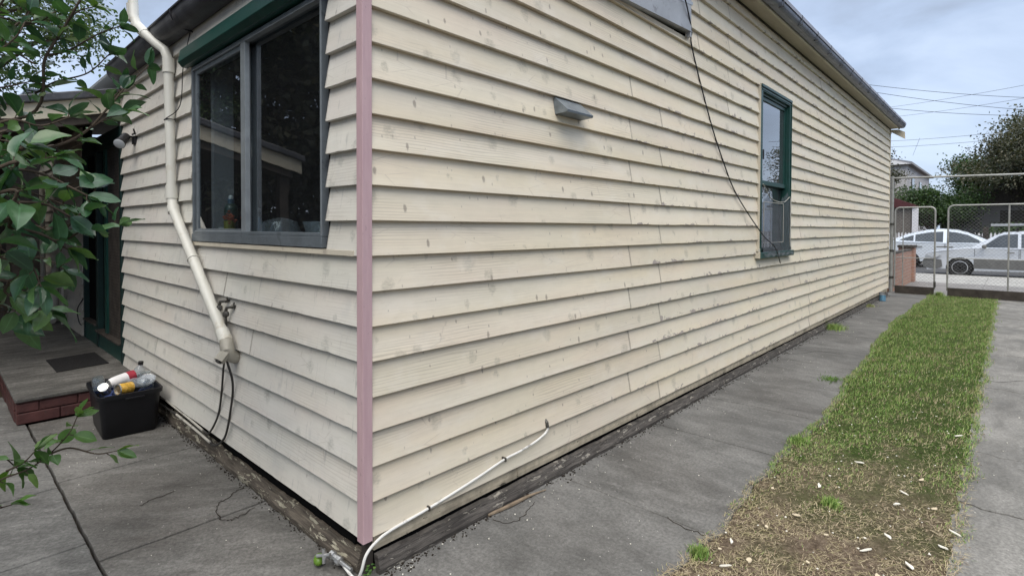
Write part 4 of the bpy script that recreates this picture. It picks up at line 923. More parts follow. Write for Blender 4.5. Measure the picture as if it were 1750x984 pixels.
mb = MB(); mb.tube([(13.62, .012, -.02), (13.62, .012, 2.63)], .034, 12); mb.build('post', 'galv_pipe', gp_, smooth=True)
mb = MB(); mb.tube([(13.62, -.0, 2.585), (13.62, -4.05, 2.50)], .022, 10); mb.build('overhead_pipe', 'galv_pipe', gp_, smooth=True)
mb = MB(); mb.tube([(13.62, -4.05, -.02), (13.62, -4.05, 2.55)], .034, 12); mb.build('post', 'galv_pipe', gp_, smooth=True)
mb = MB()
for z in (.35, .95, 1.55): mb.tube([(13.62, .012, z-.025), (13.62, .012, z+.025)], .042, 10); mb.tube([(13.62, -.02, z), (13.62, -.06, z)], .014, 8)
mb.build('hinge', 'brass_dull', gp_)
bw = thing('brick_wall', 'low salmon brick garden wall just beyond the narrow gate', 'wall', (15.5, .06, 0))
mb = MB(); mb.box((13.72, .0, -.05), (17.0, .11, .86)); mb.box((17.0, -.06, -.05), (17.35, .3, .93)); mb.build('wall', 'brick_salmon', bw)
mb = MB(); mb.box((13.72, -.012, .862), (17.0, .125, .90)); mb.box((16.95, -.08, .932), (17.4, .32, 1.0)); mb.build('coping', 'timber_dark', bw, bevel=.01)
mb = MB(); mb.box((17.1, .35, -.05), (17.3, 8, .75)); mb.build('front_wall', 'brick_salmon', bw)
# neighbour side fence (reflected in the green window) and neighbour house
nf = thing('paling_fence', 'grey timber paling fence along the far side of the driveway strip', 'fence', (6, -5.2, 0))
mb = MB(); x = -6.
while x < 13.4: mb.box((x, -5.2, -.02), (x+.095, -5.185, 1.65+random.uniform(-.02, .02))); x += .1
mb.build('palings', 'fence_timber', nf)
mb = MB(); mb.box((-6, -5.183, .3), (13.4, -5.14, .37)); mb.box((-6, -5.183, 1.35), (13.4, -5.14, 1.42)); mb.build('rail', 'fence_timber', nf)
nh = thing('neighbour_house', 'grey neighbouring weatherboard house behind the side fence', 'house', (12, -10, 0))
mb = MB(); mb.box((7, -14, 0), (16.5, -6.3, 2.9)); mb.build('wall', 'siding_grey', nh)
mb = MB(); mb.prism([(-14.3, 2.9), (-10.1, 4.3), (-6.0, 2.9), (-6.0, 2.85), (-14.3, 2.85)], lambda a, b: (6.8, a, b), lambda a, b: (16.7, a, b)); mb.build('roof', 'iron_roof', nh)

# ================================================================== CARS
def hw_fn(W, zb_, zr, tum):
    def f(z):
        if z < .35: return W/2-.05*(.35-z)/.2
        if z < zb_: return W/2-.015*((z-.6)/.35)**2
        return W/2-.02-tum*(z-zb_)/(zr-zb_)
    return f
def make_car(name, label, X, Yf, d, mat, spec, zg=-.152, group='cars on the street beyond the gate'):
    """front at y=Yf, body extends toward -d*y; X = side plane nearest the yard"""
    W = spec['W']; L = spec['L']; zb_, zr = spec['belt'], spec['roof']; hw = hw_fn(W, zb_, zr, spec['tum'])
    root = thing(name, label, 'car', (X+W/2, Yf-d*L/2, zg), group)
    def P3(s, w_, z): return (X+W/2+w_, Yf-d*s, z+zg)
    low = list(spec['low'])      # outline points (s,z) clockwise from front bottom over bonnet to rear bottom
    arch = []
    for s0 in reversed(spec['wheels']):
        r = spec['arch']
        arch += [(s0+r*math.cos(R(a_)), .30+r*math.sin(R(a_))) if math.sin(R(a_)) > -.2 else (s0, .3) for a_ in range(-10, 191, 15)]
    poly = low+arch
    def shell(poly, off=0., ins=0.):
        m = MB(); n = len(poly); cols = [-1, -.97, -.6, 0, .6, .97, 1]
        vs = []
        for c in cols:
            for s, z in poly:
                fr_ = max(0, (.28-s)/.28); rr_ = max(0, (s-(L-.22))/.22)
                h = (hw(z)+off)*(1-.20*fr_**1.5-.14*rr_**1.5)
                vs.append(P3(s+(.10*(abs(c)**3) if s < .06 else 0), c*h, z-(.012 if abs(c) == 1 else 0)))
        b = m.add(vs, [])
        for ci in range(len(cols)-1):
            for i in range(n): j = (i+1) % n; m.f.append((ci*n+i, ci*n+j, (ci+1)*n+j, (ci+1)*n+i))
        m.f.append(tuple(range(n))); m.f.append(tuple((len(cols)-1)*n+i for i in reversed(range(n))))
        return m
    body = shell(poly).build('body', mat, root, smooth=True)
    sub(body)
    m = MB(); cab = spec['cabin']; n = len(cab); vs = []
    for c in (-1, -.94, 0, .94, 1):
        for s, z in cab: vs.append(P3(s, c*hw(z), z-(.015 if abs(c) == 1 and z > zr-.1 else 0)+(.02 if c == 0 and z > zr-.1 else 0)))
    m.add(vs, [tuple(range(n)), tuple(4*n+i for i in reversed(range(n)))]+[(ci*n+i, ci*n+(i+1) % n, (ci+1)*n+(i+1) % n, (ci+1)*n+i) for ci in range(4) for i in range(n)])
    cabo = m.build('cabin', mat, root, smooth=True)
    for side in (-1, 1):
        for wp in spec['glass']:
            m = MB(); n = len(wp); m.add([P3(s, side*(hw(z)+.004), z) for s, z in wp]+[P3(s, side*(hw(z)-.03), z) for s, z in wp], [tuple(range(n)), tuple(range(2*n-1, n-1, -1))]+[(i, (i+1) % n, n+(i+1) % n, n+i) for i in range(n)]); m.build('window', 'car_window', root)
        m = MB(); s_, z_ = spec['mirror']; c = Vector(P3(s_, side*(W/2+.07), z_)); m.lathe([(0, -.09), (.05, -.07), (.065, 0), (.05, .07), (0, .09)], c, (1, 0, 0), 12); m.build('mirror', spec.get('mirmat', mat), root, smooth=True)
        for (a0, a1, hs) in spec['doors']:
            m = MB()
            for s_ in (a0, a1): m.add([P3(s_-.005, side*(hw(z)+.003), z) for z in (.30, zb_)]+[P3(s_+.005, side*(hw(z)+.003), z) for z in (zb_, .30)], [(0, 1, 2, 3)])
            dd = m.build('door', 'rubber', root); sub(dd)
            m = MB(); m.bar(P3(hs-.09, side*(W/2+.012), zb_-.11), P3(hs+.09, side*(W/2+.012), zb_-.11), .03, .035); m.build('handle', 'car_trim', dd, bevel=.008)
        m = MB(); hl = spec['light']; n = len(hl); m.add([P3(s, side*((hw(z)+.006)*(1-.20*max(0, (.28-s)/.28)**1.5)), z) for s, z in hl]+[P3(s, side*((hw(z)-.12)*(1-.20*max(0, (.28-s)/.28)**1.5)), z) for s, z in hl], [tuple(range(n)), tuple(range(2*n-1, n-1, -1))]+[(i, (i+1) % n, n+(i+1) % n, n+i) for i in range(n)]); m.build('headlight', 'lamp_lens', root)
        for ws in spec['wheels']:
            c = Vector(P3(ws, side*(W/2-.10), .315)); ax = Vector((side, 0, 0))
            m = MB(); m.lathe([(.22, -.09), (.305, -.085), (.315, -.05), (.315, .05), (.305, .085), (.23, .09), (.21, .085)], c, ax, 32); wh = m.build('wheel', 'rubber', root, smooth=True); sub(wh)
            m = MB(); m.lathe([(.215, .06), (.215, .086), (.195, .09), (.185, .072), (.10, .062), (.06, .078), (.03, .085), (0, .085)], c, ax, 32); m.build('rim', 'alloy', wh, smooth=True)
            m = MB(); u = ax.orthogonal().normalized(); v_ = ax.cross(u)
            for k in range(6):
                an = 2*math.pi*k/6; cc = c+ax*.0665+(u*math.cos(an)+v_*math.sin(an))*.145; m.lathe([(.034, 0), (.034, .008)], cc, ax, 10)
            m.build('rim_hole', 'rubber', wh)
            m = MB(); m.lathe([(.35, -.2), (.35, -.1)], c, ax, 24); m.build('wheel_well', 'rubber', root)
    for nm, sp_ in (('windscreen', spec['front']), ('rear_window', spec['rear'])):
        (s0, z0_), (s1, z1_) = sp_; sg = -1 if nm == 'windscreen' else 1
        m = MB(); m.add([P3(s0+sg*.006, -hw(z0_)+.05, z0_+.006), P3(s0+sg*.006, hw(z0_)-.05, z0_+.006), P3(s1+sg*.006, hw(z1_)-.06, z1_+.006), P3(s1+sg*.006, -hw(z1_)+.06, z1_+.006)], [(0, 1, 2, 3)]); m.build(nm, 'car_window', root)
    for lo_ in spec['trim']:
        m = MB(); n = len(lo_)
        for side in (-1, 1):
            m.add([P3(s, side*(hw(z)+.010)*(1-.20*max(0, (.28-s)/.28)**1.5), z) for s, z in lo_]+[P3(s, side*(hw(z)-.2)*(1-.20*max(0, (.28-s)/.28)**1.5), z) for s, z in lo_], [tuple(range(n)), tuple(range(2*n-1, n-1, -1))]+[(i, (i+1) % n, n+(i+1) % n, n+i) for i in range(n)])
        m.build('side_trim', 'car_trim', root)
    return root, P3
a = NT('car_window', (.02, .024, .028), .06, .9); MAT['car_window'] = a.m
f_ = a.noise(a.obj(), 2, 2); a.col(a.ramp(f_, [(.3, (.02, .025, .03)), (.7, (.05, .06, .065))]))
wag = dict(W=1.73, L=4.45, belt=.95, roof=1.50, tum=.16, wheels=[1.01, 3.53], arch=.37,
  low=[(.12, .22), (.02, .30), (.0, .50), (.03, .60), (.06, .72), (.14, .80), (.5, .88), (1.0, .95), (1.28, 1.0), (1.5, 1.01), (4.2, 1.0), (4.38, .95), (4.44, .7), (4.45, .45), (4.40, .24)],
  cabin=[(1.22, .96), (1.5, 1.14), (1.90, 1.40), (2.1, 1.49), (2.6, 1.53), (3.6, 1.52), (4.15, 1.46), (4.38, .98)],
  glass=[[(1.55, 1.0), (1.97, 1.37), (2.1, 1.42), (2.42, 1.44), (2.42, 1.0)], [(2.50, 1.0), (2.50, 1.44), (3.2, 1.43), (3.28, 1.0)], [(3.36, 1.0), (3.32, 1.42), (4.0, 1.38), (4.18, 1.02)]],
  mirror=(1.62, 1.03), doors=[(1.38, 2.45, 2.26), (2.48, 3.3, 3.1)], light=[(.04, .58), (.10, .72), (.42, .80), (.50, .72), (.36, .62)],
  front=((1.25, 1.0), (1.96, 1.43)), rear=((4.18, 1.43), (4.36, 1.0)), mirmat='car_trim',
  trim=[[(.02, .28), (.0, .50), (.05, .58), (.52, .56), (.55, .34), (.40, .24)], [(1.36, .30), (1.36, .62), (3.02, .62), (3.02, .30)], [(3.9, .30), (3.88, .60), (4.44, .58), (4.42, .28)]])
cupe = dict(W=1.83, L=4.60, belt=.98, roof=1.58, tum=.20, wheels=[.92, 3.86], arch=.37,
  low=[(.12, .2), (.02, .32), (.0, .60), (.05, .72), (.3, .88), (.8, .98), (1.15, 1.03), (1.5, 1.04), (4.2, 1.09), (4.46, 1.08), (4.56, .85), (4.60, .55), (4.52, .25)],
  cabin=[(1.05, 1.0), (1.5, 1.24), (1.95, 1.46), (2.3, 1.56), (2.8, 1.60), (3.3, 1.56), (3.9, 1.40), (4.35, 1.18), (4.45, 1.05)],
  glass=[[(1.45, 1.05), (1.95, 1.36), (2.3, 1.46), (2.62, 1.50), (2.62, 1.05)], [(2.74, 1.06), (2.74, 1.50), (3.2, 1.46), (3.66, 1.36), (3.66, 1.08)], [(3.72, 1.09), (3.72, 1.34), (4.02, 1.23), (4.22, 1.12)]],
  mirror=(1.55, 1.10), doors=[(1.4, 2.66, 2.5), (2.69, 3.6, 3.5)], light=[(.05, .68), (.12, .76), (.5, .88), (.5, .80), (.3, .70)],
  front=((1.08, 1.04), (2.0, 1.50)), rear=((3.75, 1.46), (4.42, 1.12)), trim=[[(1.36, .22), (1.36, .33), (3.2, .33), (3.2, .22)]])
make_car('parked_car', 'silver station wagon with a ladder on its roof parked behind the wide gate', 22.22, .26, 1, 'car_silver', wag)
make_car('parked_car', 'white hatchback on the far side of the road behind the silver wagon', 27.0, -2.70, -1, 'car_white', cupe)
# roof racks + ladder
ld = thing('ladder', 'aluminium ladder tied on the roof of the silver wagon', 'ladder', (22.9, -3, 1.45))
mb = MB()
for x in (22.75, 23.15): mb.bar((x, -1.50, 1.585), (x, -4.6, 1.64), .025, .075)
mb.build('side_rail', 'alloy', ld)
mb = MB()
for k in range(11): y = -1.65-k*.28; mb.tube([(22.75, y, 1.59+(-.0)+(k*.28)*.0177), (23.15, y, 1.59+k*.28*.0177)], .014, 8)
mb.build('rung', 'alloy', ld)
rk = thing('roof_rack', 'dark roof bars carrying the ladder on the silver wagon', 'roof rack', (23.0, -3, 1.4))
mb = MB()
for y in (-2.15, -3.4):
    mb.bar((22.40, y, 1.475), (23.75, y, 1.475+.0), .05, .03); 
    for x in (22.47, 23.68): mb.box((x-.03, y-.03, 1.30), (x+.03, y+.03, 1.475))
mb.build('cross_bar', 'rubber', rk)

# ================================================================== FAR SIDE OF THE STREET
pf = thing('picket_fence', 'white picket fence across the road behind the cars', 'fence', (31, -2, 0))
mb = MB(); y = 3.0
while y > -9: mb.prism([(y, -.05), (y, 1.22), (y-.04, 1.30), (y-.08, 1.22), (y-.08, -.05)], lambda a, b: (31.0, a, b), lambda a, b: (31.02, a, b)) if not (-1.05 > y > -1.3) else None; y -= .135
mb.build('picket', 'white_wall', pf)
mb = MB(); mb.box((31.02, -9, .25), (31.06, 3, .33)); mb.box((31.02, -9, .95), (31.06, 3, 1.03)); mb.build('rail', 'white_wall', pf)
mb = MB(); mb.box((31.0, -1.28, -.05), (31.1, -1.08, 1.55)); mb.build('post', 'timber_dark', pf)
h2 = thing('far_house', 'dim weatherboard house behind the picket fence', 'house', (38, -3, 0))
mb = MB(); mb.box((36, -9, -.1), (44, .8, 2.9)); mb.build('wall', 'siding_grey', h2)
mb = MB(); mb.box((35.95, -.9, .9), (36.0, .1, 2.3)); mb.build('window', 'car_window', h2)
mb = MB(); mb.box((35.96, -4.2, 0), (36.0, -1.6, 2.4)); mb.build('veranda_shade', 'timber_dark', h2)
mb = MB(); mb.prism([(1.2, 2.9), (-4.1, 4.5), (-9.4, 2.9), (-9.4, 2.8), (1.2, 2.8)], lambda a, b: (35.3, a, b), lambda a, b: (44.5, a, b)); mb.build('roof', 'timber_dark', h2)
h3 = thing('white_house', 'white weatherboard gable house among the trees near the gutter end', 'house', (49, 4, 0))
mb = MB(); mb.box((45.7, 3.4, -.1), (60, 10.0, 6.05)); mb.build('wall', 'siding_white', h3)
mb = MB(); mb.add([(45.4, 3.1, 6.15), (49, 6.7, 7.4), (45.4, 10.3, 6.15), (60.3, 3.1, 6.15), (56, 6.7, 7.4), (60.3, 10.3, 6.15), (45.4, 3.1, 6.0), (45.4, 10.3, 6.0), (60.3, 3.1, 6.0), (60.3, 10.3, 6.0)], [(0, 3, 4, 1), (1, 4, 5, 2), (0, 1, 2, 7, 6), (3, 8, 9, 5, 4), (0, 6, 8, 3), (2, 5, 9, 7), (6, 7, 9, 8)]); mb.build('roof', 'grey_wall', h3)
for y in (4.1, 5.9): mb = MB(); mb.box((45.64, y, 3.9), (45.7, y+.8, 5.2)); mb.build('window', 'car_window', h3)
for x in (48, 52.5): mb = MB(); mb.box((x, 3.34, 3.9), (x+1.3, 3.4, 5.2)); mb.build('window', 'car_window', h3)
fs = thing('street_shed', 'grey shed with dark red roof across the road, left of the gate', 'shed', (33, 2.6, 0))
mb = MB(); mb.box((32, 1.65, -.1), (35, 5.5, 2.55)); mb.build('wall', 'fence_timber', fs)
mb = MB(); mb.prism([(1.45, 2.62), (3.5, 3.5), (5.6, 2.62), (5.6, 2.52), (1.45, 2.52)], lambda a, b: (31.8, a, b), lambda a, b: (35.2, a, b)); mb.build('roof', 'red_iron', fs)
mb = MB(); mb.box((31.9, 1.35, -.1), (32.0, 1.6, 2.5)); mb.build('post', 'white_wall', fs)

# ================================================================== VEGETATION
def leaf_fan(mb, uvs, p, d, nrm, L, Wd, fold=.25, curl=.3, rv=None):
    d = d.normalized(); s_ = d.cross(nrm)
    if s_.length < 1e-4: s_ = d.orthogonal()
    s_.normalize(); n_ = s_.cross(d); rv = random.random() if rv is None else rv; b = len(mb.v); K = 6
    for k in range(K+1):
        t = k/K; w_ = Wd*.5*(math.sin(math.pi*min(1, t*.93+.04))**.75)*(1.12-.45*t) if 0 < k < K else .0008
        c = p+d*(L*t)+n_*(-curl*L*t*t*.5)
        wv = .06*Wd*math.sin(t*9+rv*9)
        for q, o_ in ((0, -1), (.5, 0), (1, 1)):
            mb.v.append(tuple(c+s_*(o_*w_)+n_*(abs(o_)*(fold*w_+wv*(1 if o_ > 0 else -1))))); uvs.append((q, rv))
    for k in range(K):
        for q in (0, 1): a_ = b+k*3+q; mb.f.append((a_, a_+1, a_+4, a_+3))
def quick_leaves(name, mat, centres, radii, n, size, parent, seed=0, flat=.5, clump=1.):
    """many small folded leaves spread in ellipsoid clumps"""
    rg = np.random.default_rng(seed); centres = np.array(centres, float); radii = np.array(radii, float)
    vol = radii.prod(1)**(2/3); ci = rg.choice(len(centres), n, p=vol/vol.sum())
    dirs = rg.normal(size=(n, 3)); dirs /= np.linalg.norm(dirs, axis=1)[:, None]
    r = rg.random(n)**(1/2.2); 
    pos = centres[ci]+dirs*r[:, None]*radii[ci]
    # secondary clumping: pull toward random twig ends
    m = max(8, int(n/22*clump)); tw = pos[rg.choice(n, m)]; j = rg.integers(0, m, n); tws = size*rg.uniform(2, 5, n)[:, None]
    pos = tw[j]+rg.normal(size=(n, 3))*tws*.55*np.array([1, 1, .7])
    d = rg.normal(size=(n, 3)); d[:, 2] -= .3; d /= np.linalg.norm(d, axis=1)[:, None]
    u = rg.normal(size=(n, 3)); u[:, 2] += flat*2; s = np.cross(d, u); s /= np.linalg.norm(s, axis=1)[:, None]
    L = size*rg.uniform(.6, 1.3, n)[:, None]; Wd = L*.30
    nn = np.cross(s, d)
    v = np.stack([pos, pos+d*L*.45+s*Wd+nn*Wd*.3, pos+d*L, pos+d*L*.45-s*Wd+nn*Wd*.3], 1).reshape(-1, 3)
    org = np.array(parent_loc(parent)); v = v-org
    me = bpy.data.meshes.new(name); me.vertices.add(4*n); me.vertices.foreach_set('co', v.astype(np.float32).ravel())
    me.loops.add(4*n); me.loops.foreach_set('vertex_index', np.arange(4*n, dtype=np.int32)); me.polygons.add(n)
    me.polygons.foreach_set('loop_start', np.arange(0, 4*n, 4, dtype=np.int32)); me.polygons.foreach_set('loop_total', np.full(n, 4, dtype=np.int32))
    me.update(); me.validate()
    lv = me.uv_layers.new(name='lf'); rv = rg.random(n); uvd = np.stack([np.tile([.2, .9, .2, .1], n), np.repeat(rv, 4)], 1); lv.data.foreach_set('uv', uvd.astype(np.float32).ravel())
    me.materials.append(MAT[mat]); o = bpy.data.objects.new(name, me); COL.objects.link(o)
    if parent: o.parent = parent
    return o
def tree(name, label, base, h, crown_c, crown_r, nclump, n, size, mat, seed=0, group=None, trunk_r=.18, flat=.5, cat='tree', squash=.6):
    rg = random.Random(seed); t = thing(name, label, cat, base, group); cc = Vector(crown_c); cr_ = Vector(crown_r)
    cs, rs = [], []
    for k in range(nclump):
        while True:
            q = Vector([rg.uniform(-1, 1) for _ in range(3)])
            if q.length < 1: break
        if q.length < .45: q = q.normalized()*.6
        c = cc+Vector((q.x*cr_.x, q.y*cr_.y, q.z*cr_.z))*.85; s_ = rg.uniform(.22, .40)*(cr_.x+cr_.y+cr_.z)/3; cs.append(c); rs.append((s_*1.15, s_*1.15, s_*squash))
    m = MB(); b = Vector(base); top = cc+Vector((0, 0, -cr_.z*.2)); mid = b.lerp(top, .5)+Vector((rg.uniform(-.2, .2), rg.uniform(-.2, .2), 0))
    m.tube(spline([b, mid, top], 5), [trunk_r*(1-.06*i) for i in range(11)], 10)
    for c in cs[:26]: st = b.lerp(top, rg.uniform(.45, .95)); m.tube(spline([st, st.lerp(c, .5)+Vector((0, 0, .1*h*rg.random())), c], 4), [trunk_r*.38*(1-.095*i) for i in range(9)], 6)
    m.build('trunk', 'bark', t, smooth=True)
    quick_leaves('crown', mat, cs, rs, n, size, t, seed, flat)
    return t
# --- large-leaved fruit tree at the left, close to the camera
ft = thing('fruit_tree', 'large-leaved fruit tree reaching in from the left edge of the view', 'tree', (-1.72, .9, 0))
trunk = MB(); br = MB(); lv = MB(); lu = []
root_ = Vector((-1.72, .9, 0)); crown0 = Vector((-1.68, .92, 1.15))
trunk.tube(spline([root_, (-1.75, .93, .5), crown0, (-1.66, 1.0, 1.9), (-1.60, 1.2, 2.7)], 6), [.05-.0012*i for i in range(25)], 10)
def branch(pts, r0=.010, r1=.003, leafL=.085, every=.05, start=.25, spread=1., down=.1, rows=1, join=None):
    pts = [Vector(p) for p in pts]
    if join is not None: pts = [Vector(join)]+pts
    sp = spline(pts, 8); n = len(sp); br.tube(sp, [r0+(r1-r0)*i/(n-1) for i in range(n)], 7)
    L = 0; nxt = 0; tot = sum((sp[i+1]-sp[i]).length for i in range(n-1)); k = 0
    for i in range(n-1):
        seg_ = sp[i+1]-sp[i]; L += seg_.length
        while nxt < L:
            if nxt > tot*start:
                for _ in range(rows):
                    k += 1; d = seg_.normalized(); side = d.orthogonal().normalized(); side = Matrix.Rotation(k*2.4+random.uniform(-.5, .5), 3, d)@side
                    ld = (side*spread+d*random.uniform(.3, .9)+Vector((0, 0, -down*random.uniform(0, 2)))).normalized(); p0 = sp[i]+seg_*.5
                    pet = p0+ld*.018; br.tube([p0, pet], .0016, 5)
                    nr = Vector((random.gauss(0, .5), random.gauss(0, .5), 1)); ll = leafL*random.uniform(.5, 1.2)
                    leaf_fan(lv, lu, pet, ld, nr, ll, ll*random.uniform(.46, .66), random.uniform(.05, .6), random.uniform(-.3, 1.1))
            nxt += every*random.uniform(.7, 1.3)
    # tip cluster
    for q in range(3):
        ld = ((sp[-1]-sp[-3]).normalized()+Vector([random.gauss(0, .5) for _ in range(3)])).normalized(); leaf_fan(lv, lu, sp[-1], ld, Vector((0, 0, 1))+Vector([random.gauss(0, .4) for _ in range(3)]), leafL*.9, leafL*.5)
J = crown0; J2 = Vector((-1.66, 1.0, 1.9))
def A(*t): return [at(x, y, D) for x, y, D in t]
# upper branches
branch(A((20, 205, 1.95), (78, 97, 1.95), (108, 50, 1.98), (150, -25, 2.0), (190, -120, 2.1)), .006, .003, .082, .026, .12, join=J2)
branch(A((-60, 130, 1.9), (10, 60, 1.95), (60, 10, 2.0), (110, -60, 2.0)), .005, .003, .08, .024, .1, join=J2)
branch(A((-80, 60, 2.1), (-10, 20, 2.2), (30, -40, 2.2)), .007, .003, .08, .03, .1, join=J2)
branch(A((60, 160, 2.0), (95, 140, 2.0), (150, 125, 2.05), (190, 90, 2.1)), .004, .002, .080, .030, .3)
branch(A((78, 97, 1.95), (120, 85, 2.0), (165, 60, 2.05), (205, 45, 2.1)), .004, .002, .085, .036, .15)
branch(A((108, 50, 1.98), (130, 22, 2.0), (160, 12, 2.0)), .003, .002, .082, .036, .2)
branch(A((60, 110, 1.95), (25, 90, 2.0), (-10, 80, 2.0)), .003, .002, .08, .026, .2)
# middle cluster crossing porch fascia
branch(A((20, 262, 1.8), (70, 255, 1.85), (115, 243, 1.9), (150, 222, 1.95), (180, 190, 2.0), (212, 152, 2.05)), .007, .003, .080, .026, .05, join=J)
branch(A((150, 222, 1.95), (185, 200, 2.0), (215, 188, 2.0)), .003, .002, .082, .024, .2)
branch(A((180, 190, 2.0), (195, 165, 2.05), (225, 140, 2.1), (255, 112, 2.12)), .003, .002, .080, .034, .1)
branch(A((-40, 225, 1.7), (20, 205, 1.75), (70, 215, 1.8), (120, 200, 1.85)), .005, .002, .085, .030, .1)
# large leaves
branch(A((-30, 300, 1.5), (30, 290, 1.55), (80, 300, 1.6), (120, 320, 1.62), (150, 335, 1.65)), .006, .003, .094, .027, .0, join=J)
branch(A((-30, 340, 1.5), (30, 345, 1.5), (80, 350, 1.55), (120, 370, 1.6)), .006, .003, .094, .027, .0, join=J)
branch(A((90, 400, 1.6), (118, 385, 1.62), (150, 350, 1.65), (163, 322, 1.68)), .004, .002, .085, .04, .1)
branch(A((100, 420, 1.62), (140, 395, 1.62), (175, 392, 1.66), (205, 385, 1.68)), .003, .0018, .075, .05, .3)
branch(A((-40, 385, 1.5), (20, 390, 1.52), (70, 400, 1.55), (115, 425, 1.6)), .006, .003, .09, .030, .0, join=J)
branch(A((-40, 480, 1.5), (10, 500, 1.55), (40, 530, 1.6), (80, 528, 1.6)), .005, .002, .09, .032, .0, join=J)
branch(A((-40, 250, 1.55), (0, 240, 1.6), (40, 250, 1.6)), .005, .002, .09, .032, .0, join=J)
branch(A((-60, 420, 1.4), (0, 440, 1.45), (50, 450, 1.5), (70, 490, 1.52)), .005, .002, .095, .028, .2, join=J)
branch(A((-40, 320, 1.7), (20, 320, 1.75), (70, 335, 1.8), (110, 350, 1.8)), .005, .002, .09, .032, .0, join=J)
branch(A((-40, 360, 1.65), (10, 370, 1.7), (60, 385, 1.7), (95, 400, 1.7)), .005, .002, .09, .032, .0, join=J)
branch(A((-50, 275, 1.7), (0, 270, 1.75), (50, 275, 1.75), (90, 268, 1.8)), .005, .002, .092, .024, .0, join=J)
branch(A((-60, 470, 1.6), (0, 470, 1.65), (45, 500, 1.65)), .005, .002, .095, .028, .0, join=J)
branch(A((-60, 100, 1.75), (-10, 90, 1.8), (30, 60, 1.85), (50, 20, 1.9)), .005, .002, .085, .022, .0, join=J2)
branch(A((-60, 20, 1.8), (0, 30, 1.9), (60, 40, 1.95), (95, 20, 2.0)), .005, .002, .080, .024, .0, join=J2)
branch(A((-60, 150, 1.8), (0, 150, 1.9), (50, 140, 1.95)), .005, .002, .080, .028, .0, join=J2)
branch(A((-40, 520, 1.6), (10, 540, 1.65), (50, 545, 1.7)), .004, .002, .10, .03, .0, join=J)
branch(A((-40, 445, 1.75), (20, 450, 1.8), (70, 440, 1.8), (110, 460, 1.8)), .004, .002, .09, .03, .0, join=J)
trunk.build('trunk', 'bark', ft, smooth=True); br.build('branches', 'twig', ft, smooth=True)
lv.uv = {'lf': lu}; o_ = lv.build('leaves', 'leaf_big', ft); o_.data.polygons.foreach_set('use_smooth', [True]*len(o_.data.polygons))
# --- low shoot across the paving
ls = thing('low_shoot', 'leafy green shoot reaching low over the paving near the black tub', 'plant', (-1.62, .35, 0))
br = MB(); lv = MB(); lu = []
b0 = Vector((-1.62, .35, .0))
def LB(pts, **k): branch(pts, .004, .0018, **k)
LB([b0, (-1.5, .38, .3)]+A((-60, 850, 1.9), (0, 820, 1.95), (50, 800, 2.0), (85, 775, 2.05), (118, 740, 2.05), (132, 712, 2.08)), leafL=.085, every=.03, start=.45)
LB(A((85, 775, 2.05), (120, 765, 2.1), (165, 775, 2.1), (200, 770, 2.12)), leafL=.082, every=.06, start=.3)
LB(A((-40, 800, 1.9), (0, 780, 1.95), (30, 800, 2.0)), leafL=.085, every=.04, start=.1)
LB(A((-60, 880, 1.8), (-10, 870, 1.85), (20, 862, 1.85)), leafL=.08, every=.05, start=.1)
LB(A((10, 805, 1.95), (40, 790, 1.98), (60, 770, 2.0)), leafL=.09, every=.03, start=.1)
br.build('stem', 'twig', ls, smooth=True); lv.uv = {'lf': lu}; o_ = lv.build('leaves', 'leaf_low', ls); o_.data.polygons.foreach_set('use_smooth', [True]*len(o_.data.polygons))
# --- background trees: left rear
tg = 'trees behind the porch'
tree('tree', 'loose fine-leaved tree behind the porch roof at the upper left', (-1.9, 9.2, 0), 6, (-1.1, 8.9, 4.7), (1.9, 1.5, 2.1), 46, 26000, .060, 'leaf_fine', 5, tg, .14)
tree('tree', 'dense dark tree left of the porch, seen as the reflection in the wide window', (-5.5, 8.5, 0), 8, (-5.3, 9.6, 5.2), (4.2, 2.6, 4.6), 80, 60000, .17, 'leaf_dark', 6, tg, .2)
tree('tree', 'tall dark tree at the back of the yard beyond the fine-leaved tree', (-7.5, 4.0, 0), 8, (-7.2, 4.4, 4.6), (2.6, 4.0, 4.2), 60, 30000, .17, 'leaf_dark', 16, tg, .2)
bf = thing('rear_fence', 'dark paling fence across the back of the porch', 'fence', (-4, 9.6, 0))
mb = MB(); x = -9.
while x < -.1: mb.box((x, 9.6, 0), (x+.10, 9.62, 1.75+random.uniform(-.02, .02))); x += .106
mb.build('palings', 'timber_dark', bf)
mb = MB(); mb.box((-9, 9.62, .4), (-.1, 9.66, .48)); mb.box((-9, 9.62, 1.3), (-.1, 9.66, 1.38)); mb.build('rail', 'timber_dark', bf)
rs_ = thing('rear_shed', 'shed with pale corrugated iron roof behind the porch', 'shed', (.8, 12, 0))
mb = MB(); n = 90
for i in range(n+1):
    x = -4+7.5*i/n
    for y, z in ((10.4, 3.15), (14.5, 4.15)): mb.v.append((x, y, z+.012*math.sin(i*math.pi/1.5)))
for i in range(n): mb.f.append((2*i, 2*i+2, 2*i+3, 2*i+1))
mb.build('roof', 'iron_roof', rs_, solid=.01)
mb = MB(); mb.box((-3.9, 10.6, 0), (3.4, 14.3, 3.1)); mb.build('wall', 'timber_dark', rs_); mb = MB(); mb.box((-2.35, 10.55, .1), (-1.75, 10.6, 2.3)); mb.build('door', 'white_wall', rs_)  # white panel added to stand for a bright patch, not a known door
rc = thing('roof_cooler', 'ribbed metal cooler standing on the corrugated shed roof', 'cooler', (.55, 12, 3.5))
mb = MB(); mb.box((.12, 11.6, 3.4), (1.25, 12.5, 3.98)); mb.build('cooler_body', 'timber_dark', rc)
mb = MB()
for k in range(9): mb.box((.09, 11.57, 3.50+k*.055), (1.28, 12.53, 3.522+k*.055))
mb.box((.08, 11.56, 3.985), (1.29, 12.54, 4.02)); mb.build('louvres', 'galv', rc)
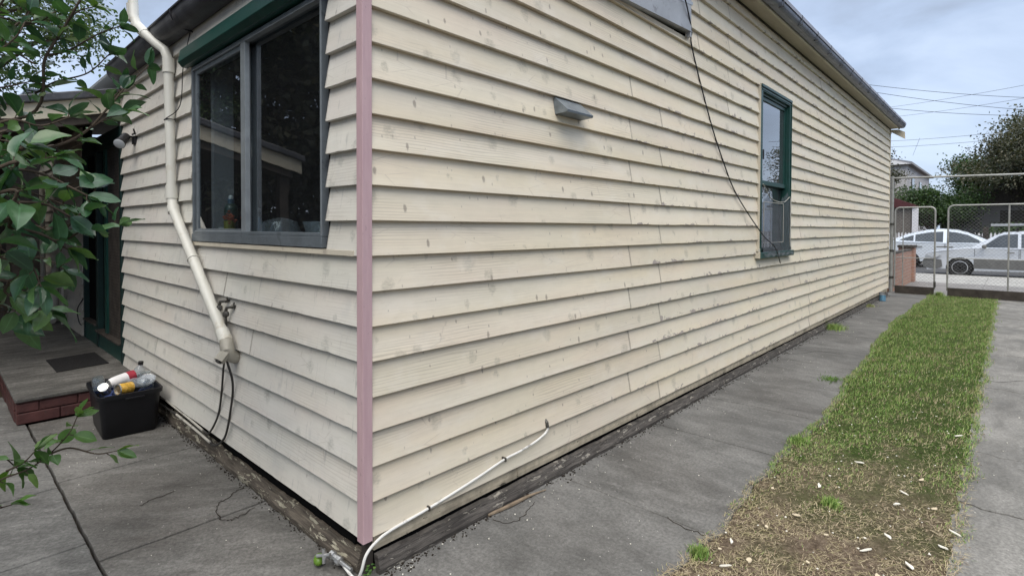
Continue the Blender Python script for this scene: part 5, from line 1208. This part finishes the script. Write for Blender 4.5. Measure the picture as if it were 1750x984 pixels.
# --- street trees
sg = 'trees across the road'
tree('tree', 'huge dark spreading tree over the road at the right edge', (34.5, -4.4, 0), 10, (34.6, -4.4, 4.6), (2.6, 5.3, 2.6), 90, 60000, .12, 'leaf_dark', 21, sg, .4, squash=.45)
tree('tree', 'grey wispy treetop rising behind the huge dark tree', (56, -3.5, 0), 12, (56, -4.5, 9.2), (3, 4.2, 2.2), 26, 5200, .25, 'leaf_grey', 22, sg, .3)
tree('tree', 'bright green bushy tree behind the white hatchback', (34, .9, 0), 4, (34, 1.0, 2.6), (1.0, 2.3, 1.25), 34, 14000, .12, 'leaf_mid', 23, sg, .2)
tree('tree', 'green tree beside the white gable house', (46, .8, 0), 7, (45, -.5, 4.8), (2, 2.0, 1.8), 26, 12000, .15, 'leaf_mid', 24, sg, .2)
tree('tree', 'dark ragged tree in front of the white gable house beside the gutter end', (43, 4.6, 0), 7, (43, 5.5, 5.3), (1.7, 2.0, 1.8), 26, 9000, .14, 'leaf_dark', 25, sg, .2)
tree('blossom_shrub', 'pale blossoming shrub beside the dark red shed roof', (36.5, 2.2, 0), 3.5, (36.5, 2.3, 2.9), (1.2, 1.3, 1.2), 16, 2600, .14, 'leaf_grey', 26, None, .1, cat='shrub')
tree('hedge_shrub', 'dark hedge bush growing over the picket fence', (32.2, -2.6, 0), 1.6, (32.2, -2.6, 1.2), (.6, 2.2, .5), 20, 4500, .10, 'leaf_mid', 27, None, .06, cat='shrub')

# ================================================================== GRASS
def blades(name, n, fx, length, colour, lie=.3, wd=.0035, seed=0):
    rg = np.random.default_rng(seed); pos = []; 
    P0 = fx(rg, n); n = len(P0)
    L = length(P0, rg)[:, None]; az = rg.random(n)*2*np.pi; ly = np.clip(rg.normal(lie(P0), .25, n), .05, 1.5)
    d = np.stack([np.cos(az)*np.sin(ly), np.sin(az)*np.sin(ly), np.cos(ly)], 1); d2 = d+np.stack([np.cos(az), np.sin(az), -.8*np.ones(n)], 1)*.35*rg.random(n)[:, None]; d2[:, 2] = np.maximum(d2[:, 2], -.15)
    s = np.stack([-np.sin(az+.5), np.cos(az+.5), np.zeros(n)], 1)*wd*rg.uniform(.6, 1.4, n)[:, None]
    m = P0+d*L*.5; t = m+d2*L*.5; t[:, 2] = np.maximum(t[:, 2], P0[:, 2]+.004)
    v = np.stack([P0-s, P0+s, m+s*.8, m-s*.8, t], 1).reshape(-1, 3)
    idx = np.arange(n)[:, None]*5; loops = np.concatenate([idx+np.array([[0, 1, 2, 3]]), idx+np.array([[3, 2, 4]])], 1).ravel().astype(np.int32)
    me = bpy.data.meshes.new(name); me.vertices.add(5*n); me.vertices.foreach_set('co', v.astype(np.float32).ravel()); me.loops.add(7*n); me.loops.foreach_set('vertex_index', loops); me.polygons.add(2*n)
    st = np.stack([np.arange(n)*7, np.arange(n)*7+4], 1).ravel().astype(np.int32); tt = np.tile([4, 3], n).astype(np.int32)
    me.polygons.foreach_set('loop_start', st); me.polygons.foreach_set('loop_total', tt); me.update(); me.validate()
    cv = colour(P0, rg); lv_ = me.uv_layers.new(name='lf'); lv_.data.foreach_set('uv', np.stack([np.full(7*n, .2), np.repeat(cv, 7)], 1).astype(np.float32).ravel())
    me.materials.append(MAT['grass_blade']); o = bpy.data.objects.new(name, me); COL.objects.link(o); return o
def vn(P0, sc, s0=0):      # cheap value noise
    x, y = P0[:, 0]*sc, P0[:, 1]*sc
    return (np.sin(x*1.3+y*2.1+s0)+np.sin(x*2.7-y*1.7+s0*2)+np.sin(x*.7+y*4.3+s0*3)+np.sin(-x*4.1+y*.9+s0))/4
pev = np.vectorize(pe)
def gpos(rg, n):
    u = rg.random(n); x = .5+13.1*u**1.45; e_ = pev(x); lo = -1.80; y = lo+(e_+.03-lo)*rg.random(n)
    edge = rg.random(n) < .12; y = np.where(edge, np.where(rg.random(n) < .6, e_+.02-np.abs(rg.normal(0, .035, n))+.018, -1.76-np.abs(rg.normal(0, .03, n))-.03*np.sin(x*7)), y)
    P0 = np.stack([x, y, np.full(n, .002)], 1)
    g_ = np.clip((x-1.3)/1.3, 0, 1)*1.0-.25+vn(P0, 5, 1)*.55+vn(P0, 14, 4)*.35
    bare = np.exp(-((y+1.5)/.22)**2)*np.clip(1-(x-3)/8, 0, 1)*.75+np.clip(vn(P0, 1.9, 7)-.35, 0, 1)*.9
    keep = rg.random(n) < np.clip(.2+g_-bare+vn(P0, 22, 9)*.35, .06, 1); return P0[keep]
def greenness(P0): 
    return np.clip((P0[:, 0]-1.25)/1.5, 0, 1)*1.05-.08+vn(P0, 5, 1)*.35-np.exp(-((P0[:, 1]+1.5)/.2)**2)*np.clip(1-(P0[:, 0]-3)/7, 0, 1)*.7-np.clip(vn(P0, 1.7, 3)-.2, 0, 1)*.5
def gcol(P0, rg):
    g_ = greenness(P0); r = rg.random(len(P0)); return np.where(r < np.clip(g_+vn(P0, 2.3, 5)*.35, .15, .82), rg.uniform(.05, .55, len(P0)), rg.uniform(.6, 1, len(P0)))
gr1 = blades('grass', 110000, gpos, lambda P0, rg: (.012+.016*np.clip((P0[:, 0]-1.5)/3, 0, 1)+.012*np.maximum(0, vn(P0, 9, 2)))*rg.uniform(.6, 1.5, len(P0)), gcol, lambda P0: .75-.25*np.clip((P0[:, 0]-2)/3, 0, 1), .0015, 3)
tag(gr1, 'patchy green grass strip between the two concrete paths', 'grass', None, 'stuff')
def spos(rg, n):
    x = .5+5.5*rg.random(n)**1.5; y = -1.82+(pev(x)+.015+1.82)*rg.random(n); P0 = np.stack([x, y, np.full(n, .006)], 1); return P0[rg.random(n) < np.clip(1.1-(x-1.3)/2.4, .12, 1)]
st1 = blades('straw', 34000, spos, lambda P0, rg: rg.uniform(.006, .04, len(P0))+.03*(rg.random(len(P0)) < .06), lambda P0, rg: rg.uniform(.60, 1, len(P0))**.8, lambda P0: 1.47+0*P0[:, 0], .0012, 4)
tag(st1, 'dry straw and mulch over the bare near end of the grass strip', 'straw', None, 'stuff')
# tufts: foreground tuft, others
def tuft(name, label, c, r, n, h, cat='grass tuft', green=(.1, .55), seed=1, group=None):
    def fp(rg, n): a_ = rg.random(n)*6.283; q = np.abs(rg.normal(0, r*.5, n)); return np.stack([c[0]+q*np.cos(a_), c[1]+q*np.sin(a_)*.8, np.full(n, c[2])], 1)
    o = blades(name, n, fp, lambda P0, rg: rg.uniform(.5, 1.2, len(P0))*h, lambda P0, rg: rg.uniform(*green, len(P0)), lambda P0: .45+0*P0[:, 0], .0022, seed)
    return tag(o, label, cat, group)
tuft('grass_tuft', 'bright green grass tuft at the bottom edge beside the near path', (1.06, -.965, 0), .05, 420, .05, seed=2)
tuft('grass_tuft', 'small green grass clump in the middle of the dry mulch', (1.95, -1.28, 0), .07, 380, .045, seed=3)
tuft('grass_tuft', 'ragged green clump at the path edge where the mulch turns to lawn', (2.75, -.93, 0), .10, 420, .045, seed=5)
tuft('grass_tuft', 'thin grey-green weeds creeping onto the path beside the lawn', (4.6, -.72, .002), .16, 300, .035, green=(.0, .3), seed=6)
tuft('wall_weed', 'low green weeds sprouting at the foot of the long wall', (7.6, -.10, .002), .22, 900, .085, 'weed', (.1, .6), 7)
tuft('wall_weed', 'dry little weeds at the foot of the wall nearer the far corner', (10.6, -.06, .002), .14, 260, .06, 'weed', (.3, .8), 8)
tuft('gate_weed', 'bright grass growing up through the gap between the two gates', (13.5, -.86, .0), .13, 500, .12, 'weed', (.3, .55), 9)
# corner weed
t = thing('corner_weed', 'tiny round-leaved weed growing at the house corner', 'weed', (-.02, -.03, 0)); lv = MB(); lu = []
for k in range(22):
    p = Vector((-.015+random.gauss(0, .016), -.045+random.gauss(0, .012), random.uniform(.005, .06))); leaf_fan(lv, lu, p, Vector((random.gauss(0, 1), random.gauss(0, 1)-.5, .2)), Vector((0, 0, 1)), .016, .014)
lv.uv = {'lf': lu}; lv.build('leaves', 'leaf_low', t)

# ================================================================== SMALL THINGS ON THE GROUND
t = MB(); c = Vector((-.102, .20, .024)); t.lathe([(.0, -.028), (.010, -.026), (.020, -.014), (.0225, 0), (.020, .014), (.010, .026), (.004, .028), (.0, .030)], c, (.5, .8, .15), 20)
o_ = t.build('lime', 'lime_skin', None, smooth=True); tag(o_, 'small green lime lying on the slab beside the corner tap', 'fruit')
t = MB(); t.tube(spline([(.66, -.055, .008), (.80, -.075, .012), (.95, -.080, .010), (1.06, -.100, .008)], 5), [.007, .008, .009, .009, .009, .010, .010, .009, .009, .008, .007, .006, .005, .004, .003, .003], 7)
o_ = t.build('stick', 'stick_wood', None, smooth=True); tag(o_, 'dry brown stick lying on the path beside the plinth', 'stick')
for (x, y, r_, h_, mt, lab) in ((11.75, -.10, .055, .13, 'tin_blue', 'small pale blue tin at the foot of the far corner'), (11.95, -.05, .055, .15, 'tin_grey', 'small grey tin behind the pale blue tin at the far corner')):
    t = thing('paint_tin', lab, 'tin', (x, y, 0), 'tins at the far corner of the wall'); m = MB(); m.lathe([(r_, 0), (r_*1.03, .004), (r_, .01), (r_, h_-.01)], (x, y, .001), (0, 0, 1), 18); m.build('tin_body', mt, t, smooth=True)
    m = MB(); m.lathe([(r_*1.05, h_-.01), (r_*1.05, h_), (r_*.9, h_), (r_*.88, h_-.006), (0, h_-.006)], (x, y, .001), (0, 0, 1), 18); m.build('tin_lid', 'tin_grey', t, smooth=True)
mb = MB()
for pl_ in (((374, 858), (369, 870), (374, 884), (392, 888), (412, 880), (431, 868)), ((374, 858), (390, 850), (398, 842), (412, 835), (421, 824)), ((843, 888), (868, 893), (890, 884), (903, 872), (911, 856)), ((235, 865), (262, 852), (300, 838)), ((1135, 880), (1180, 905), (1210, 915)), ((1290, 590), (1350, 604), (1400, 600), (1440, 606)), ((1660, 640), (1700, 652), (1750, 650))):
    pts = []
    for q in pl_: d = at(q[0], q[1], 1)-CAM; t_ = -(CAM.z-.0022)/d.z; pts.append(CAM+d*t_)
    sp = spline(pts, 5); sp = [p+Vector((random.gauss(0, .0055), random.gauss(0, .0055), 0)) for p in sp]
    for a_, b_ in zip(sp[:-1], sp[1:]): mb.bar(a_, b_, random.uniform(.002, .0045), .001)
struct(mb, 'paving_cracks', 'dirt')
# wood chips in the dry grass: individuals
def chip_mesh(sx, sy, seed_):
    rg = random.Random(seed_); pts = []
    for k in range(7): a_ = 2*math.pi*k/7+rg.uniform(-.3, .3); pts.append((sx*math.cos(a_)*rg.uniform(.6, 1.), sy*math.sin(a_)*rg.uniform(.6, 1.)))
    m = MB(); m.prism(pts, lambda a, b: (a, b, 0), lambda a, b: (a*.96, b*.96, .004+.002*a/sx)); return m
protos = [chip_mesh(*q) for q in ((.028, .012, 1), (.020, .014, 2), (.036, .008, 3), (.016, .012, 4))]; pro = []
for i, m in enumerate(protos):
    o = m.build('wood_chip', 'chip_wood' if i % 2 else 'flake_paint', None); pro.append(o)
spots = [(at(x, y, 1)-CAM) for x, y in ((1533, 862), (1280, 958), (1240, 968), (1412, 915), (1518, 918), (1500, 985), (1480, 940), (1320, 835), (1555, 968), (1612, 765), (1638, 745), (1230, 938), (1400, 830), (1575, 820), (1632, 912), (1440, 690), (1470, 790), (1360, 880), (1545, 842), (1310, 900), (1250, 925), (1597, 870), (1430, 858), (1380, 960), (1610, 935))]
for i, d in enumerate(spots):
    o = pro[i] if i < 4 else pro[i % 4].copy()
    if i >= 4: COL.objects.link(o)
    t_ = -(CAM.z-.014)/d.z; p = CAM+d*t_; o.location = (p.x, p.y, .012+random.uniform(0, .006)); o.rotation_euler = (random.uniform(-.2, .2), random.uniform(-.2, .2), random.uniform(0, 6.28)); s_ = random.uniform(.7, 1.25); o.scale = (s_, s_, 1)
    tag(o, 'pale wood chip lying in the dry grass between the paths', 'wood chip', 'pale wood chips in the dry grass')
# flaked paint specks everywhere: uncountable
mb = MB()
def fleck(x, y, z, s_):
    a0 = random.uniform(0, 6.28); pts = [(x+s_*random.uniform(.5, 1)*math.cos(a0+k*1.4), y+s_*random.uniform(.4, .9)*math.sin(a0+k*1.4)) for k in range(4)]
    mb.prism(pts, lambda a, b: (a, b, z), lambda a, b: (a, b, z+.0015+random.uniform(0, .002)))
for k in range(190):
    x = .1+12.5*random.random()**1.8; y = -.04-abs(random.gauss(0, .16)) if random.random() < .7 else random.uniform(-.88, -.05)
    fleck(x, max(y, -.86), .002, random.uniform(.0015, .006))
for k in range(45): fleck(random.uniform(-.7, -.02), random.uniform(-.8, 3.1), .001, random.uniform(.0015, .0045))
for k in range(140): fleck(.7+5*random.random()**1.4, random.uniform(-1.75, -.95), .014, random.uniform(.003, .009))
for k in range(60): fleck(random.uniform(1.5, 9), random.uniform(-2.5, -1.8), .003, random.uniform(.002, .007))
mb2 = mb; mb = MB()
for k in range(900):
    x = .55+4.6*random.random()**1.3; fleck(x, random.uniform(-1.84, pe(x)+.02), .012+random.uniform(0, .004), random.uniform(.002, .008))
tag(mb.build('bark_mulch', 'stick_wood', None), 'small brown bark and wood crumbs mixed into the dry mulch', 'mulch', None, 'stuff'); mb = mb2
tag(mb.build('paint_flakes', 'flake_paint', None), 'tiny pale paint flakes scattered over the paths and mulch', 'paint flakes', None, 'stuff')
mb = MB()      # dirt crumbs collected along the plinth
for k in range(1000):
    x = .05+12.8*random.random()**1.5; y = -.048-abs(random.gauss(0, .020+.02*max(0, ripple(x*2.1)))); s_ = random.uniform(.001, .0045)
    mb.box((x-s_, y-s_*.8, .0), (x+s_, y+s_*.8, s_*1.1), Matrix.Rotation(random.uniform(0, 3), 3, 'Z'))
for k in range(420):
    y = .05+3.2*random.random(); x = -.024-abs(random.gauss(0, .018)); s_ = random.uniform(.001, .0038)
    mb.box((x-s_, y-s_*.8, .0), (x+s_, y+s_*.8, s_*1.1), Matrix.Rotation(random.uniform(0, 3), 3, 'Z'))
tag(mb.build('dirt_crumbs', 'dirt', None), 'dark dirt and crumbs gathered along the foot of the walls', 'dirt', None, 'stuff')

# ================================================================== POWER LINES
pl = [((1500, 147, 34), (1750, 167, 34)), ((1508, 160, 34), (1750, 188, 34)), ((1530, 186, 34), (1750, 198, 34)), ((1525, 183, 60), (1750, 146, 45)), ((1545, 198, 60), (1750, 168, 48)), ((1527, 241, 50), (1750, 222, 40)), ((1533, 251, 50), (1750, 234, 40)), ((1560, 266, 70), (1572, 236, 55))]
labs = ['topmost of the three power lines falling to the right above the gutter end', 'middle power line of the three falling to the right', 'lowest power line of the three falling to the right', 'faint power line rising to the right through the falling ones', 'second faint power line rising to the right', 'upper of the two lines just above the treetops', 'lower of the two lines just above the treetops', 'short steep wire near the white gable house']
for (a_, b_), lb in zip(pl, labs):
    p, q = at(*a_), at(*b_); d = q-p; k = 0 if 'steep' in lb else 1.2
    m = MB(); pts = []
    for i in range(25): t_ = -k*.5+(1+k*1.5)*i/24; pts.append(p+d*t_+Vector((0, 0, .35*(t_*(t_-1)) if k else 0)))
    m.tube(pts, .014, 5); o_ = m.build('power_line', 'cable_black', None); tag(o_, lb, 'power line', 'power lines over the street')
